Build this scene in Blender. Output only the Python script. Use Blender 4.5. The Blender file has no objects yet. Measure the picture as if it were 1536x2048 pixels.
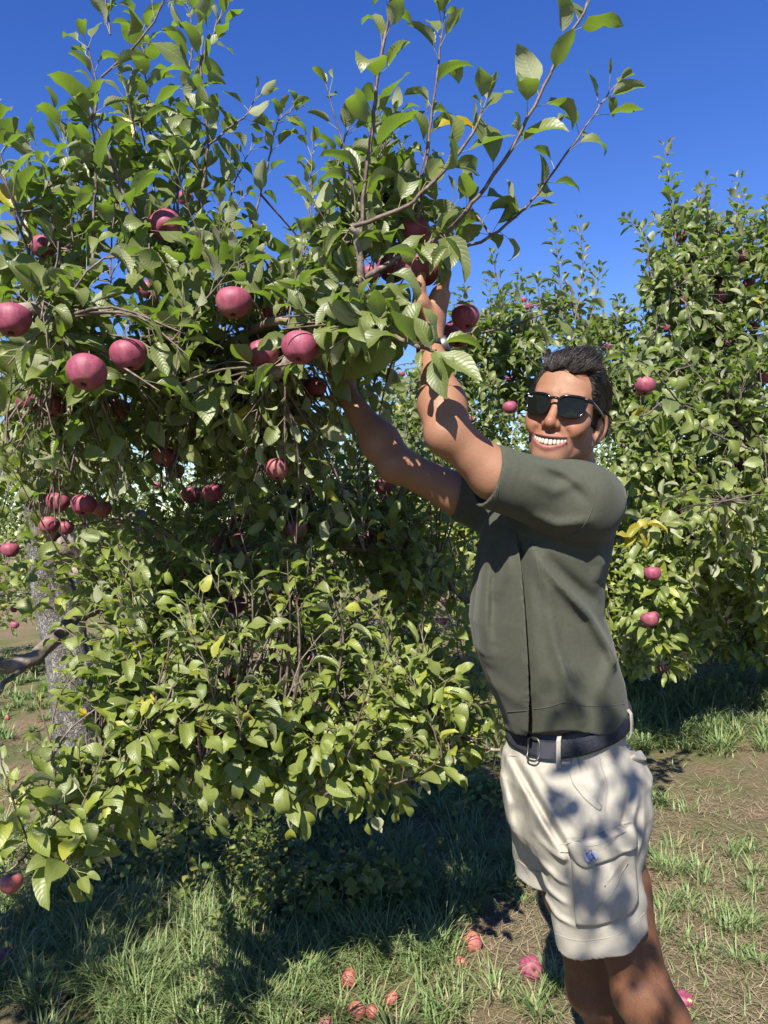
import bpy, math, random
import numpy as np
from mathutils import Vector, Matrix
from mathutils.bvhtree import BVHTree

random.seed(7)
rng = np.random.default_rng(7)
SC = bpy.context.scene
COL = SC.collection

# ------------------------------------------------------------------ camera, sky, sun, exposure
FPX = 1541.0            # focal length in pixels of the 1536 x 2048 photograph
CAM_H = 1.5
ROLL = math.radians(3.5)
RV = np.array([math.cos(ROLL), 0, -math.sin(ROLL)])
UV = np.array([math.sin(ROLL), 0, math.cos(ROLL)])
cam_d = bpy.data.cameras.new('camera')
cam = bpy.data.objects.new('camera', cam_d)
COL.objects.link(cam)
cam_d.sensor_fit = 'VERTICAL'
cam_d.angle_y = 2 * math.atan(1024 / FPX)
cam_d.clip_start = 0.02
cam_d.clip_end = 3000
cam.matrix_world = Matrix(((RV[0], UV[0], 0, 0), (0, 0, -1, 0), (RV[2], UV[2], 0, CAM_H), (0, 0, 0, 1)))
SC.camera = cam

SUN_EL = math.radians(46)
SUN_AZ = math.radians(180 + 15)      # clockwise from +Y: behind the camera, to its left
sun_dir = np.array([math.sin(SUN_AZ) * math.cos(SUN_EL), math.cos(SUN_AZ) * math.cos(SUN_EL), math.sin(SUN_EL)])
world = bpy.data.worlds.new('World')
SC.world = world
world.use_nodes = True
wn = world.node_tree.nodes
wl = world.node_tree.links
bg = wn['Background']
sky = wn.new('ShaderNodeTexSky')
sky.sky_type = 'NISHITA'
sky.sun_disc = False
sky.sun_elevation = SUN_EL
sky.sun_rotation = SUN_AZ
sky.altitude = 300
sky.air_density = 1.0
sky.dust_density = 0.0
sky.ozone_density = 3.0
hsv = wn.new('ShaderNodeHueSaturation')
hsv.inputs['Saturation'].default_value = 1.3
hsv.inputs['Hue'].default_value = 0.522
wl.new(sky.outputs[0], hsv.inputs['Color'])
wl.new(hsv.outputs[0], bg.inputs['Color'])
bg.inputs['Strength'].default_value = 0.077
sun_l = bpy.data.lights.new('sun', 'SUN')
sun_l.energy = 5.0
sun_l.angle = math.radians(0.53)
sun_l.color = (1.0, 0.94, 0.84)
sun_o = bpy.data.objects.new('sun', sun_l)
COL.objects.link(sun_o)
sun_o.rotation_euler = Vector(sun_dir).to_track_quat('Z', 'Y').to_euler()
sun_o.location = (0, 0, 20)

SC.view_settings.view_transform = 'Standard'
SC.view_settings.look = 'None'
SC.view_settings.gamma = 1
SC.view_settings.exposure = 1.3
SC.view_settings.use_curve_mapping = False
SC.render.engine = 'CYCLES'
SC.cycles.use_denoising = True
SC.cycles.max_bounces = 7
SC.cycles.diffuse_bounces = 4
SC.cycles.glossy_bounces = 2
SC.cycles.transmission_bounces = 4
SC.cycles.sample_clamp_indirect = 6.0


# ------------------------------------------------------------------ helpers
def at(px, py, Y):
    """The point at depth Y whose picture is (px, py) of the photograph: used to measure places, sizes and depths."""
    dx, dz = (px - 768) / FPX, -(py - 1024) / FPX
    p = np.array([0, Y, CAM_H]) + Y * (dx * RV + dz * UV)
    return p


def A(*t):
    return np.array([at(*q) for q in t])


def proj(P):
    P = np.asarray(P, float)
    q = P - np.array([0, 0, CAM_H])
    Y = np.maximum(q[..., 1], 1e-4)
    return 768 + FPX * (q @ RV) / Y, 1024 - FPX * (q @ UV) / Y, q[..., 1]


def ground_at(px, py):
    dx, dz = (px - 768) / FPX, -(py - 1024) / FPX
    k = (dx * RV + dz * UV)[2]
    return at(px, py, -CAM_H / k)


def nrm(v):
    v = np.asarray(v, float)
    return v / np.maximum(np.linalg.norm(v, axis=-1, keepdims=True), 1e-9)


def mesh_np(name, verts, polys, mat=None, smooth=True, uv=None, attrs=None, parent=None):
    """verts (n,3); polys: list of int arrays (m,k), one per polygon size. uv: per-vertex (n,2)."""
    me = bpy.data.meshes.new(name)
    verts = np.ascontiguousarray(verts, np.float32)
    if not isinstance(polys, (list, tuple)):
        polys = [polys]
    polys = [np.asarray(p, np.int32) for p in polys if len(p)]
    loops = np.concatenate([p.ravel() for p in polys])
    tot = np.concatenate([np.full(len(p), p.shape[1], np.int32) for p in polys])
    st = np.concatenate([[0], np.cumsum(tot)[:-1]]).astype(np.int32)
    me.vertices.add(len(verts))
    me.vertices.foreach_set('co', verts.ravel())
    me.loops.add(len(loops))
    me.loops.foreach_set('vertex_index', loops)
    me.polygons.add(len(tot))
    me.polygons.foreach_set('loop_start', st)
    me.polygons.foreach_set('loop_total', tot)
    me.polygons.foreach_set('use_smooth', np.full(len(tot), smooth))
    if uv is not None:
        l = me.uv_layers.new(name='UVMap')
        l.data.foreach_set('uv', np.ascontiguousarray(np.asarray(uv, np.float32)[loops]).ravel())
    for k, v in (attrs or {}).items():
        v = np.asarray(v, np.float32)
        if v.ndim == 1:
            a = me.attributes.new(k, 'FLOAT', 'POINT')
            a.data.foreach_set('value', v)
        else:
            a = me.attributes.new(k, 'FLOAT_COLOR', 'POINT')
            a.data.foreach_set('color', np.concatenate([v, np.ones((len(v), 1), np.float32)], 1).ravel())
    me.update(calc_edges=True)
    if mat:
        me.materials.append(mat)
    return me


def link(name, me, parent=None, matrix=None):
    o = bpy.data.objects.new(name, me)
    COL.objects.link(o)
    if parent is not None:
        o.parent = parent
        o.matrix_parent_inverse = parent_inv(parent)
    if matrix is not None:
        o.matrix_basis = matrix
    return o


_PINV = {}


def parent_inv(p):
    """Inverse of the parent's world matrix (parents here are only translated Empties or untransformed meshes)."""
    return _PINV.get(p.name, Matrix.Identity(4))


def empty(name, loc, label=None, cat=None, group=None):
    o = bpy.data.objects.new(name, None)
    o.empty_display_size = 0.1
    COL.objects.link(o)
    o.location = loc
    _PINV[o.name] = Matrix.Translation(Vector(loc)).inverted()
    tag(o, label, cat, group)
    return o


def tag(o, label=None, cat=None, group=None, kind=None):
    for k, v in (('label', label), ('category', cat), ('group', group), ('kind', kind)):
        if v:
            o[k] = v
    return o


def resample(pts, n):
    pts = np.asarray(pts, float)
    # catmull-rom through the points, n samples evenly by parameter
    P = np.concatenate([[2 * pts[0] - pts[1]], pts, [2 * pts[-1] - pts[-2]]])
    m = len(pts) - 1
    t = np.linspace(0, m, n)
    i = np.minimum(t.astype(int), m - 1)
    f = (t - i)[:, None]
    a, b, c, d = P[i], P[i + 1], P[i + 2], P[i + 3]
    return 0.5 * ((2 * b) + (-a + c) * f + (2 * a - 5 * b + 4 * c - d) * f ** 2 + (-a + 3 * b - 3 * c + d) * f ** 3)


def tube(pts, radii, sides=6, closed=False, flat=None):
    """One tube: (verts, quads). flat=(axis, factor) squashes the section along an axis."""
    pts = np.asarray(pts, float)
    n = len(pts)
    radii = np.broadcast_to(np.asarray(radii, float), (n,))
    if closed:
        tg = np.roll(pts, -1, 0) - np.roll(pts, 1, 0)
    else:
        tg = np.gradient(pts, axis=0)
    tg = nrm(tg)
    ref = np.array([0, 0, 1.0]) if abs(tg[:, 2]).mean() < 0.8 else np.array([0, 1.0, 0])
    u = nrm(np.cross(tg, ref))
    v = np.cross(tg, u)
    a = np.arange(sides) * 2 * math.pi / sides
    ring = (u[:, None] * np.cos(a)[None, :, None] + v[:, None] * np.sin(a)[None, :, None]) * radii[:, None, None]
    if flat is not None:
        ax = np.asarray(flat[0], float)
        ring = ring + (ring @ ax)[..., None] * ax * (flat[1] - 1)
    V = (pts[:, None] + ring).reshape(-1, 3)
    m = n if closed else n - 1
    i = np.arange(m)[:, None]
    j = np.arange(sides)[None]
    i2 = (i + 1) % n
    j2 = (j + 1) % sides
    Q = np.stack([i * sides + j, i * sides + j2, i2 * sides + j2, i2 * sides + j], -1).reshape(-1, 4)
    return V, Q[:, ::-1]


def merge(parts):
    """[(V,Q)...] -> one (V,Q)"""
    vs, qs, o = [], [], 0
    for V, Q in parts:
        vs.append(V)
        qs.append(np.asarray(Q) + o)
        o += len(V)
    return np.concatenate(vs), np.concatenate(qs)


def smooth_noise(P, scale, seed=0):
    """Cheap smooth pseudo noise in about [-1,1] from sums of rotated sines."""
    r = np.random.default_rng(seed)
    s = 0
    for k in range(5):
        w = nrm(r.normal(size=3)) * scale * (0.6 + 0.9 * r.random())
        w2 = nrm(r.normal(size=3)) * scale * 0.7
        s = s + np.sin(P @ w + r.random() * 6.28 + 1.3 * np.sin(P @ w2 + r.random() * 6.28))
    return s / 3.2


# ------------------------------------------------------------------ materials
class NT:
    def __init__(self, name):
        self.m = bpy.data.materials.new(name)
        self.m.use_nodes = True
        self.t = self.m.node_tree
        self.n = self.t.nodes
        self.b = self.n['Principled BSDF']
        self.out = self.n['Material Output']

    def node(self, typ, ins=None, **kw):
        x = self.n.new('ShaderNode' + typ)
        for k, v in kw.items():
            setattr(x, k, v)
        for k, v in (ins or {}).items():
            self.put(x.inputs[k], v)
        return x

    def put(self, sock, v):
        if isinstance(v, bpy.types.NodeSocket):
            self.t.links.new(v, sock)
        elif isinstance(v, bpy.types.Node):
            self.t.links.new(v.outputs[0], sock)
        else:
            if hasattr(sock.default_value, '__len__') and hasattr(v, '__len__') and len(v) == 3 and len(sock.default_value) == 4:
                v = (*v, 1)
            sock.default_value = v

    def set(self, **kw):
        for k, v in kw.items():
            self.put(self.b.inputs[k.replace('_', ' ')], v)
        return self

    def math(self, op, a, b=0.0, c=None, clamp=False):
        x = self.node('Math', operation=op, use_clamp=clamp)
        self.put(x.inputs[0], a)
        self.put(x.inputs[1], b)
        if c is not None:
            self.put(x.inputs[2], c)
        return x.outputs[0]

    def mix(self, f, a, b, mode='MIX'):
        x = self.node('Mix', data_type='RGBA', blend_type=mode)
        self.put(x.inputs[0], f)
        self.put(x.inputs[6], a)
        self.put(x.inputs[7], b)
        return x.outputs[2]

    def ramp(self, f, stops, interp='LINEAR'):
        x = self.node('ValToRGB')
        x.color_ramp.interpolation = interp
        e = x.color_ramp.elements
        while len(e) < len(stops):
            e.new(0.5)
        for s, (p, c) in zip(e, stops):
            s.position = p
            s.color = (*c, 1) if len(c) == 3 else c
        self.put(x.inputs[0], f)
        return x.outputs[0]

    def noise(self, scale, detail=4, rough=0.55, vec=None, out=0):
        x = self.node('TexNoise')
        x.inputs['Scale'].default_value = scale
        x.inputs['Detail'].default_value = detail
        x.inputs['Roughness'].default_value = rough
        if vec is not None:
            self.put(x.inputs['Vector'], vec)
        return x.outputs[out]

    def obj(self):
        return self.node('TexCoord').outputs['Object']

    def geo(self):
        return self.node('NewGeometry').outputs['Position']

    def bump(self, h, strength=0.3, dist=0.01):
        x = self.node('Bump')
        x.inputs['Strength'].default_value = strength
        x.inputs['Distance'].default_value = dist
        self.put(x.inputs['Height'], h)
        self.put(self.b.inputs['Normal'], x.outputs[0])
        return x.outputs[0]

    def attr(self, name):
        return self.node('Attribute', attribute_name=name)


def simple_mat(name, col, rough=0.6, metal=0.0, spec=0.5):
    t = NT(name)
    t.set(Base_Color=col, Roughness=rough, Metallic=metal)
    t.put(t.b.inputs['Specular IOR Level'], spec)
    return t.m


def leaf_material(name, top, under, trans):
    """Two-sided leaf: smooth green upper face, grey downy lower face, sunlight shining through."""
    t = NT(name)
    rnd = t.math('ADD', t.attr('rnd').outputs['Fac'], t.node('SeparateColor', {0: t.node('ObjectInfo').outputs['Color']}).outputs[0])
    uv = t.node('SeparateXYZ', {0: t.node('UVMap').outputs[0]})
    u, v = uv.outputs[0], uv.outputs[1]
    av = t.math('ABSOLUTE', t.math('SUBTRACT', v, 0.5))
    vein_ph = t.math('MULTIPLY', t.math('SUBTRACT', u, t.math('MULTIPLY', av, 0.46)), 33.0)
    vein = t.math('POWER', t.math('ABSOLUTE', t.math('SINE', vein_ph)), 0.45)
    mid = t.math('SUBTRACT', 1.0, t.math('MULTIPLY', av, 26.0), clamp=True)
    nz = t.noise(55, 3, vec=t.geo())
    ctop = t.ramp(rnd, [(0.0, top[0]), (0.45, top[1]), (0.8, top[2]), (0.955, top[3]), (0.97, (0.30, 0.26, 0.025)), (1.0, (0.42, 0.30, 0.03))])
    ctop = t.mix(t.math('MULTIPLY', t.math('SUBTRACT', 1.0, vein), 0.3), ctop, (0.16, 0.21, 0.06))
    ctop = t.mix(t.math('MULTIPLY', mid, 0.55), ctop, (0.24, 0.28, 0.12))
    ctop = t.mix(t.math('MULTIPLY', t.math('SUBTRACT', nz, 0.45, clamp=True), 0.9), ctop, (0.10, 0.10, 0.03))
    spot = t.math('GREATER_THAN', t.noise(90, 2, vec=t.geo()), 0.705)
    ctop = t.mix(t.math('MULTIPLY', spot, 0.6), ctop, (0.09, 0.05, 0.02))
    cun = t.ramp(rnd, [(0.0, under[0]), (0.5, under[1]), (0.95, under[2]), (0.97, (0.36, 0.32, 0.08)), (1.0, (0.45, 0.36, 0.08))])
    cun = t.mix(t.math('MULTIPLY', t.math('SUBTRACT', 1.0, vein), 0.45), cun, (0.30, 0.33, 0.21))
    cun = t.mix(t.math('MULTIPLY', mid, 0.7), cun, (0.36, 0.37, 0.24))
    back = t.node('NewGeometry').outputs['Backfacing']
    col = t.mix(back, ctop, cun)
    t.put(t.b.inputs['Base Color'], col)
    t.put(t.b.inputs['Roughness'], t.math('ADD', t.math('MULTIPLY', back, 0.40), 0.42))
    t.put(t.b.inputs['Specular IOR Level'], t.math('SUBTRACT', 0.55, t.math('MULTIPLY', back, 0.35)))
    fuzz = t.noise(600, 2, vec=t.geo())
    h = t.math('ADD', t.math('MULTIPLY', vein, 0.6), t.math('MULTIPLY', fuzz, 0.35))
    t.bump(h, 0.4, 0.0018)
    tr = t.node('BsdfTranslucent')
    ct = t.ramp(rnd, [(0.0, trans[0]), (0.6, trans[1]), (0.955, trans[2]), (0.97, (0.5, 0.38, 0.02)), (1.0, (0.55, 0.36, 0.02))])
    ct = t.mix(t.math('MULTIPLY', t.math('SUBTRACT', 1.0, vein), 0.35), ct, (0.09, 0.16, 0.02))
    t.put(tr.inputs['Color'], ct)
    mx = t.node('MixShader')
    mx.inputs[0].default_value = 0.36
    t.put(mx.inputs[1], t.b.outputs[0])
    t.put(mx.inputs[2], tr.outputs[0])
    t.put(t.out.inputs['Surface'], mx.outputs[0])
    return t.m


M = {}
M['leaf'] = leaf_material('apple_leaf',
                          [(0.10, 0.122, 0.044), (0.155, 0.182, 0.052), (0.18, 0.222, 0.034), (0.30, 0.31, 0.045)],
                          [(0.23, 0.245, 0.145), (0.30, 0.315, 0.19), (0.37, 0.37, 0.24)],
                          [(0.16, 0.29, 0.02), (0.25, 0.39, 0.025), (0.38, 0.45, 0.03)])
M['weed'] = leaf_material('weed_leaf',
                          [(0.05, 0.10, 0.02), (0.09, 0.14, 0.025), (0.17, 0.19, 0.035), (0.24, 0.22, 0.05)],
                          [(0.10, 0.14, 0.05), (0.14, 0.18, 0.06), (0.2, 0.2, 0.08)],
                          [(0.10, 0.20, 0.02), (0.16, 0.26, 0.02), (0.28, 0.30, 0.03)])

t = NT('twig_bark')
nz = t.noise(60, 5, vec=t.geo())
t.put(t.b.inputs['Base Color'], t.ramp(nz, [(0.3, (0.055, 0.035, 0.028)), (0.55, (0.12, 0.085, 0.07)), (0.75, (0.24, 0.2, 0.17))]))
t.set(Roughness=0.65)
t.bump(nz, 0.4, 0.003)
M['twig'] = t.m

t = NT('branch_bark')
g = t.geo()
nz = t.noise(22, 6, vec=g)
n2 = t.noise(130, 4, vec=g)
c = t.ramp(nz, [(0.3, (0.10, 0.072, 0.055)), (0.5, (0.2, 0.155, 0.125)), (0.72, (0.36, 0.32, 0.28))])
c = t.mix(t.math('MULTIPLY', n2, 0.5), c, (0.09, 0.07, 0.06))
t.put(t.b.inputs['Base Color'], c)
t.set(Roughness=0.75)
t.bump(t.math('ADD', nz, t.math('MULTIPLY', n2, 0.6)), 0.6, 0.006)
M['branch'] = t.m

t = NT('trunk_bark')
g = t.geo()
mp = t.node('Mapping', {0: g})
mp.inputs['Scale'].default_value = (1, 1, 0.45)
warp = t.node('VectorMath', operation='MULTIPLY_ADD')
t.put(warp.inputs[0], t.node('TexNoise', {'Vector': g, 'Scale': 26.0, 'Detail': 4.0}).outputs['Color'])
warp.inputs[1].default_value = (0.05, 0.05, 0.05)
t.put(warp.inputs[2], mp.outputs[0])
vor = t.node('TexVoronoi', {'Vector': warp.outputs[0]})
vor.feature = 'DISTANCE_TO_EDGE'
vor.inputs['Scale'].default_value = 85
nz = t.noise(30, 6, 0.65, vec=mp.outputs[0])
lich = t.noise(9, 5, 0.7, vec=g)
crack = t.math('MULTIPLY', vor.outputs[0], 6.0, clamp=True)
c = t.ramp(nz, [(0.3, (0.06, 0.05, 0.042)), (0.55, (0.16, 0.148, 0.135)), (0.75, (0.33, 0.32, 0.30))])
c = t.mix(t.math('MULTIPLY', t.math('SUBTRACT', lich, 0.5, clamp=True), 4.0, clamp=True), c, (0.36, 0.365, 0.34))
c = t.mix(t.math('MULTIPLY', t.math('MULTIPLY', t.math('SUBTRACT', 1.0, crack), t.math('MULTIPLY', nz, 1.6, clamp=True)), 0.7), c, (0.045, 0.036, 0.03))
t.put(t.b.inputs['Base Color'], c)
t.set(Roughness=0.9)
t.bump(t.math('ADD', t.math('MULTIPLY', crack, 0.8), nz), 0.9, 0.012)
M['trunk'] = t.m


def apple_mat(name, red, dark, blush, rot=0.0):
    t = NT(name)
    o = t.obj()
    sep = t.node('SeparateXYZ', {0: o})
    rnd = t.node('ObjectInfo').outputs['Random']
    mp = t.node('Mapping', {0: o})
    mp.inputs['Scale'].default_value = (9, 9, 1.6)
    off = t.node('CombineXYZ', {0: t.math('MULTIPLY', rnd, 40.0), 1: t.math('MULTIPLY', rnd, 17.0)})
    t.put(mp.inputs['Location'], off.outputs[0])
    st = t.noise(10, 5, 0.6, vec=mp.outputs[0])
    va = t.node('VectorMath', {0: o, 1: off.outputs[0]})
    big = t.noise(14, 3, vec=va.outputs[0])
    c = t.ramp(st, [(0.34, dark), (0.64, red)])
    low = t.math('MULTIPLY', t.math('SUBTRACT', t.math('MULTIPLY', sep.outputs[2], -30.0), t.math('SUBTRACT', 1.25, big)), 1.1, clamp=True)
    c = t.mix(t.math('MULTIPLY', low, 0.6), c, blush)
    c = t.mix(t.math('MULTIPLY', t.math('SUBTRACT', big, 0.56, clamp=True), 4.0, clamp=True), c, blush)
    vor = t.node('TexVoronoi', {'Vector': o})
    vor.inputs['Scale'].default_value = 260
    dot = t.math('LESS_THAN', vor.outputs['Distance'], 0.13)
    c = t.mix(t.math('MULTIPLY', dot, 0.45), c, (0.55, 0.36, 0.28))
    if rot:
        rr = t.math('MULTIPLY', t.math('SUBTRACT', t.noise(26, 4, vec=va.outputs[0]), 0.5, clamp=True), 7.0, clamp=True)
        c = t.mix(t.math('MULTIPLY', rr, rot), c, (0.16, 0.055, 0.02))
    bloom = t.noise(70, 4, 0.7, vec=va.outputs[0])
    c = t.mix(t.math('MULTIPLY', bloom, 0.34), c, (0.29, 0.15, 0.21))
    t.put(t.b.inputs['Base Color'], c)
    t.put(t.b.inputs['Roughness'], t.math('ADD', 0.40, t.math('MULTIPLY', bloom, 0.32)))
    t.put(t.b.inputs['Specular IOR Level'], 0.4)
    t.bump(bloom, 0.08, 0.002)
    return t.m


M['apple'] = apple_mat('apple_skin', (0.265, 0.036, 0.074), (0.125, 0.010, 0.026), (0.31, 0.125, 0.085))
M['apple_green'] = apple_mat('apple_skin_blushed', (0.36, 0.10, 0.075), (0.24, 0.045, 0.04), (0.36, 0.34, 0.09))
M['apple_rot'] = apple_mat('apple_skin_rotting', (0.44, 0.10, 0.06), (0.28, 0.035, 0.04), (0.50, 0.20, 0.07), 0.75)
M['stem'] = simple_mat('apple_stem', (0.11, 0.065, 0.03), 0.7)
M['calyx'] = simple_mat('apple_calyx', (0.045, 0.03, 0.018), 0.9)
M['flesh'] = simple_mat('apple_flesh', (0.62, 0.46, 0.16), 0.6)


# ------------------------------------------------------------------ signed-distance modelling for bodies and cloth
def smin(a, b, k):
    k = float(k)
    h = np.maximum(k - np.abs(a - b), 0) / k
    return np.minimum(a, b) - h * h * k * 0.25


def smax(a, b, k):
    return -smin(-a, -b, k)


def vlen(q):
    return np.sqrt(np.einsum('ij,ij->i', q, q))


def rc(P, a, b, ra, rb):
    a = np.asarray(a, P.dtype)
    ba = np.asarray(b, P.dtype) - a
    q = P - a
    h = np.clip((q @ ba) * P.dtype.type(1 / (ba @ ba)), 0, 1)
    q -= h[:, None] * ba
    return vlen(q) - (P.dtype.type(ra) + P.dtype.type(rb - ra) * h)


def chain(P, pts, rad, k=0.02):
    d = None
    for i in range(len(pts) - 1):
        e = rc(P, pts[i], pts[i + 1], rad[i], rad[i + 1])
        d = e if d is None else smin(d, e, k)
    return d


def ell(P, c, r, R=None):
    q = P - np.asarray(c, P.dtype)
    r = np.asarray(r, P.dtype)
    q = q / r
    k0 = vlen(q)
    k1 = vlen(q / r)
    return k0 * (k0 - 1) / np.maximum(k1, 1e-6)


def sph(P, c, r):
    return vlen(P - np.asarray(c, P.dtype)) - P.dtype.type(r)


def poly_dist2(X, Z, pts):
    """Distance and signed side to a polyline in the X-Z plane, and the parameter 0..1 along it."""
    best = np.full(len(X), 1e9)
    side = np.zeros(len(X))
    par = np.zeros(len(X))
    m = len(pts) - 1
    for i in range(m):
        ax, az = pts[i]
        bx, bz = pts[i + 1]
        dx, dz = bx - ax, bz - az
        h = np.clip(((X - ax) * dx + (Z - az) * dz) / (dx * dx + dz * dz), 0, 1)
        ex, ez = X - ax - h * dx, Z - az - h * dz
        d = np.hypot(ex, ez)
        w = d < best
        best = np.where(w, d, best)
        side = np.where(w, np.sign(dx * ez - dz * ex), side)
        par = np.where(w, (i + h) / m, par)
    return best, side, par


def mesh_sdf(f, lo, hi, vox, B=20):
    import openvdb
    lo = np.asarray(lo, float)
    n = np.ceil((np.asarray(hi) - lo) / (vox * B)).astype(int)
    I = np.stack(np.meshgrid(*[np.arange(k) for k in n], indexing='ij'), -1).reshape(-1, 3)
    cen = lo + (I + 0.5) * (B * vox)
    dc = f(cen)
    grid = openvdb.FloatGrid(0.05)
    lim = 0.5 * 1.733 * B * vox * 1.25 + 0.012
    inside = I[dc < -lim]
    for i in inside:
        a = tuple(int(x) for x in i * B)
        b = tuple(int(x) for x in i * B + B - 1)
        grid.fill(a, b, -0.05, True)
    keep = I[np.abs(dc) <= lim]
    g = np.stack(np.meshgrid(*[np.arange(B)] * 3, indexing='ij'), -1).reshape(-1, 3)
    step = 60
    for s in range(0, len(keep), step):
        kk = keep[s:s + step]
        P = (lo + (kk[:, None] * B + g[None]).reshape(-1, 3) * vox).astype(np.float32)
        d = np.clip(f(P), -0.05, 0.05).reshape(len(kk), B, B, B)
        for i, arr in zip(kk, d):
            grid.copyFromArray(np.ascontiguousarray(arr, np.float32), ijk=tuple(int(x) for x in i * B))
    V, Tt, Q = grid.convertToPolygons(0.0, 0.0)
    V = V * vox + lo
    V, Q = np.asarray(V, float), np.asarray(Q, np.int64)
    # orientation
    a, b, c = V[Q[:, 0]], V[Q[:, 1]], V[Q[:, 2]]
    d = V[Q[:, 3]]
    vol = (np.einsum('ij,ij->i', a, np.cross(b, c)) + np.einsum('ij,ij->i', a, np.cross(c, d))).sum()
    if vol < 0:
        Q = Q[:, ::-1]
    return V, Q


# ------------------------------------------------------------------ the person: landmarks
FW = nrm(np.array([-0.94, -0.34, 0]))     # the way the chest faces
LF = np.array([0.34, -0.94, 0])           # towards the person's left (towards the camera)
LF = nrm(LF)
YB = 1.72                                 # depth of the body axis

# head frame
yaw, roll, pitch = math.radians(-27), math.radians(10.5), math.radians(-2)
Rz = Matrix.Rotation(yaw, 3, 'Z')
Ry = Matrix.Rotation(roll, 3, 'Y')
Rx = Matrix.Rotation(pitch, 3, 'X')
camR = Matrix(((RV[0], 0, UV[0]), (0, 1, 0), (RV[2], 0, UV[2])))
HR = np.array(camR @ Ry @ Rz @ Rx)        # head local -> world
HS = 1.0
H0 = at(1113, 806, 1.60) - HR @ (np.array([0, -0.097, 0.0]) * HS)


FACE_LEN = 1.075        # the face below the eyes is a little long


def hl(P):
    q = (P - H0.astype(P.dtype)) @ HR.astype(P.dtype)
    q[:, 2] = np.where(q[:, 2] < 0, q[:, 2] / FACE_LEN, q[:, 2])
    return q


def hw(p):
    q = np.array(p, float) * HS
    q[..., 2] = np.where(q[..., 2] < 0, q[..., 2] * FACE_LEN, q[..., 2])
    return H0 + q @ HR.T


def head_sdf(P):
    p = hl(P)
    s = p.copy()
    s[:, 0] = np.abs(s[:, 0])
    d = ell(p, (0, 0.012, 0.034), (0.0745, 0.096, 0.078))
    d = smin(d, ell(p, (0, -0.042, 0.030), (0.062, 0.056, 0.062)), 0.03)
    d = smin(d, ell(p, (0, -0.030, -0.038), (0.0585, 0.066, 0.070)), 0.03)
    d = smin(d, rc(s, (0.051, -0.006, -0.058), (0.018, -0.080, -0.104), 0.020, 0.0165), 0.028)
    d = smin(d, ell(p, (0, -0.086, -0.104), (0.024, 0.017, 0.017)), 0.018)
    d = smin(d, sph(s, (0.047, -0.066, -0.027), 0.022), 0.022)          # cheek bones
    d = smin(d, ell(s, (0.040, -0.078, -0.046), (0.019, 0.017, 0.017)), 0.016)  # cheeks bunched by the smile
    d = smin(d, ell(p, (0, -0.080, -0.074), (0.036, 0.024, 0.030)), 0.02)
    d = smin(d, rc(s, (0.012, -0.091, 0.018), (0.044, -0.080, 0.017), 0.009, 0.008), 0.016)  # brow
    d = smax(d, -sph(s, (0.031, -0.113, -0.004), 0.019), 0.014)         # eye sockets
    # nose
    nd = rc(p, (0, -0.094, 0.002), (0, -0.1165, -0.040), 0.0075, 0.0105)
    nd = smin(nd, sph(p, (0, -0.1175, -0.043), 0.0112), 0.006)
    nd = smin(nd, ell(s, (0.0135, -0.105, -0.045), (0.0078, 0.0105, 0.0085)), 0.006)
    d = smin(d, nd, 0.011)
    d = smax(d, -ell(s, (0.0066, -0.1115, -0.0535), (0.0036, 0.005, 0.004)), 0.003)
    # smile lines and dimples
    d = smax(d, -chain(s, [(0.0205, -0.1010, -0.043), (0.0325, -0.0950, -0.056), (0.0430, -0.0855, -0.074)], (0.0024, 0.0042, 0.0032), 0.004), 0.009)
    d = smax(d, -chain(s, [(0.054, -0.077, -0.052), (0.055, -0.069, -0.074), (0.048, -0.071, -0.092)], (0.0018, 0.0042, 0.0018), 0.004), 0.008)
    # lips along the smile
    xs = s[:, 0]
    mz = -0.0750 + 5.6 * xs * xs                # curved mouth line
    q = p.copy()
    q[:, 2] = p[:, 2] - mz
    my = -0.1055 + 9.0 * xs * xs
    up_z = 0.0042 * np.sqrt(np.clip(1 - (xs / 0.037) ** 2, 0, 1))
    lo_z = 0.0100 * np.clip(1 - (xs / 0.036) ** 2, 0, 1) ** 0.8
    ulip = np.sqrt((q[:, 1] - my) ** 2 + ((q[:, 2] - up_z - 0.0035) * 1.25) ** 2) - 0.0050 * np.clip(1.05 - (xs / 0.039) ** 2, 0.0, 1)
    llip = np.sqrt((q[:, 1] - my - 0.0005) ** 2 + ((q[:, 2] + lo_z + 0.0035) * 1.1) ** 2) - 0.0060 * np.clip(1.05 - (xs / 0.037) ** 2, 0.0, 1)
    lips = np.maximum(np.minimum(ulip, llip), xs - 0.039)
    d = smin(d, lips, 0.007)
    # open mouth
    cz = (up_z - lo_z) * 0.5
    hz = np.maximum((up_z + lo_z) * 0.5, 1e-4)
    cav = np.maximum(np.abs(q[:, 2] - cz) - hz, np.maximum(xs - 0.034, p[:, 1] + 0.080))
    d = smax(d, -cav, 0.003)
    # ears
    er = s - np.array([0.0745, 0.012, -0.018])
    c_, s_ = math.cos(0.42), math.sin(0.42)
    ex = er[:, 0] * c_ - er[:, 1] * s_
    ey = er[:, 0] * s_ + er[:, 1] * c_
    ez = er[:, 2] - 0.22 * ey
    E3 = np.stack([ex, ey, ez], 1)
    ear = ell(E3, (0, 0.004, 0), (0.0075, 0.0185, 0.0305))
    ear = smin(ear, ell(E3, (0.001, -0.006, -0.026), (0.006, 0.009, 0.011)), 0.008)
    ear = smax(ear, -ell(E3, (0.0085, 0.002, 0.003), (0.0062, 0.0115, 0.0195)), 0.004)
    ear = smin(ear, ell(E3, (0.001, -0.008, -0.004), (0.005, 0.005, 0.008)), 0.004)
    d = smin(d, ear, 0.007)
    return d


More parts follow.
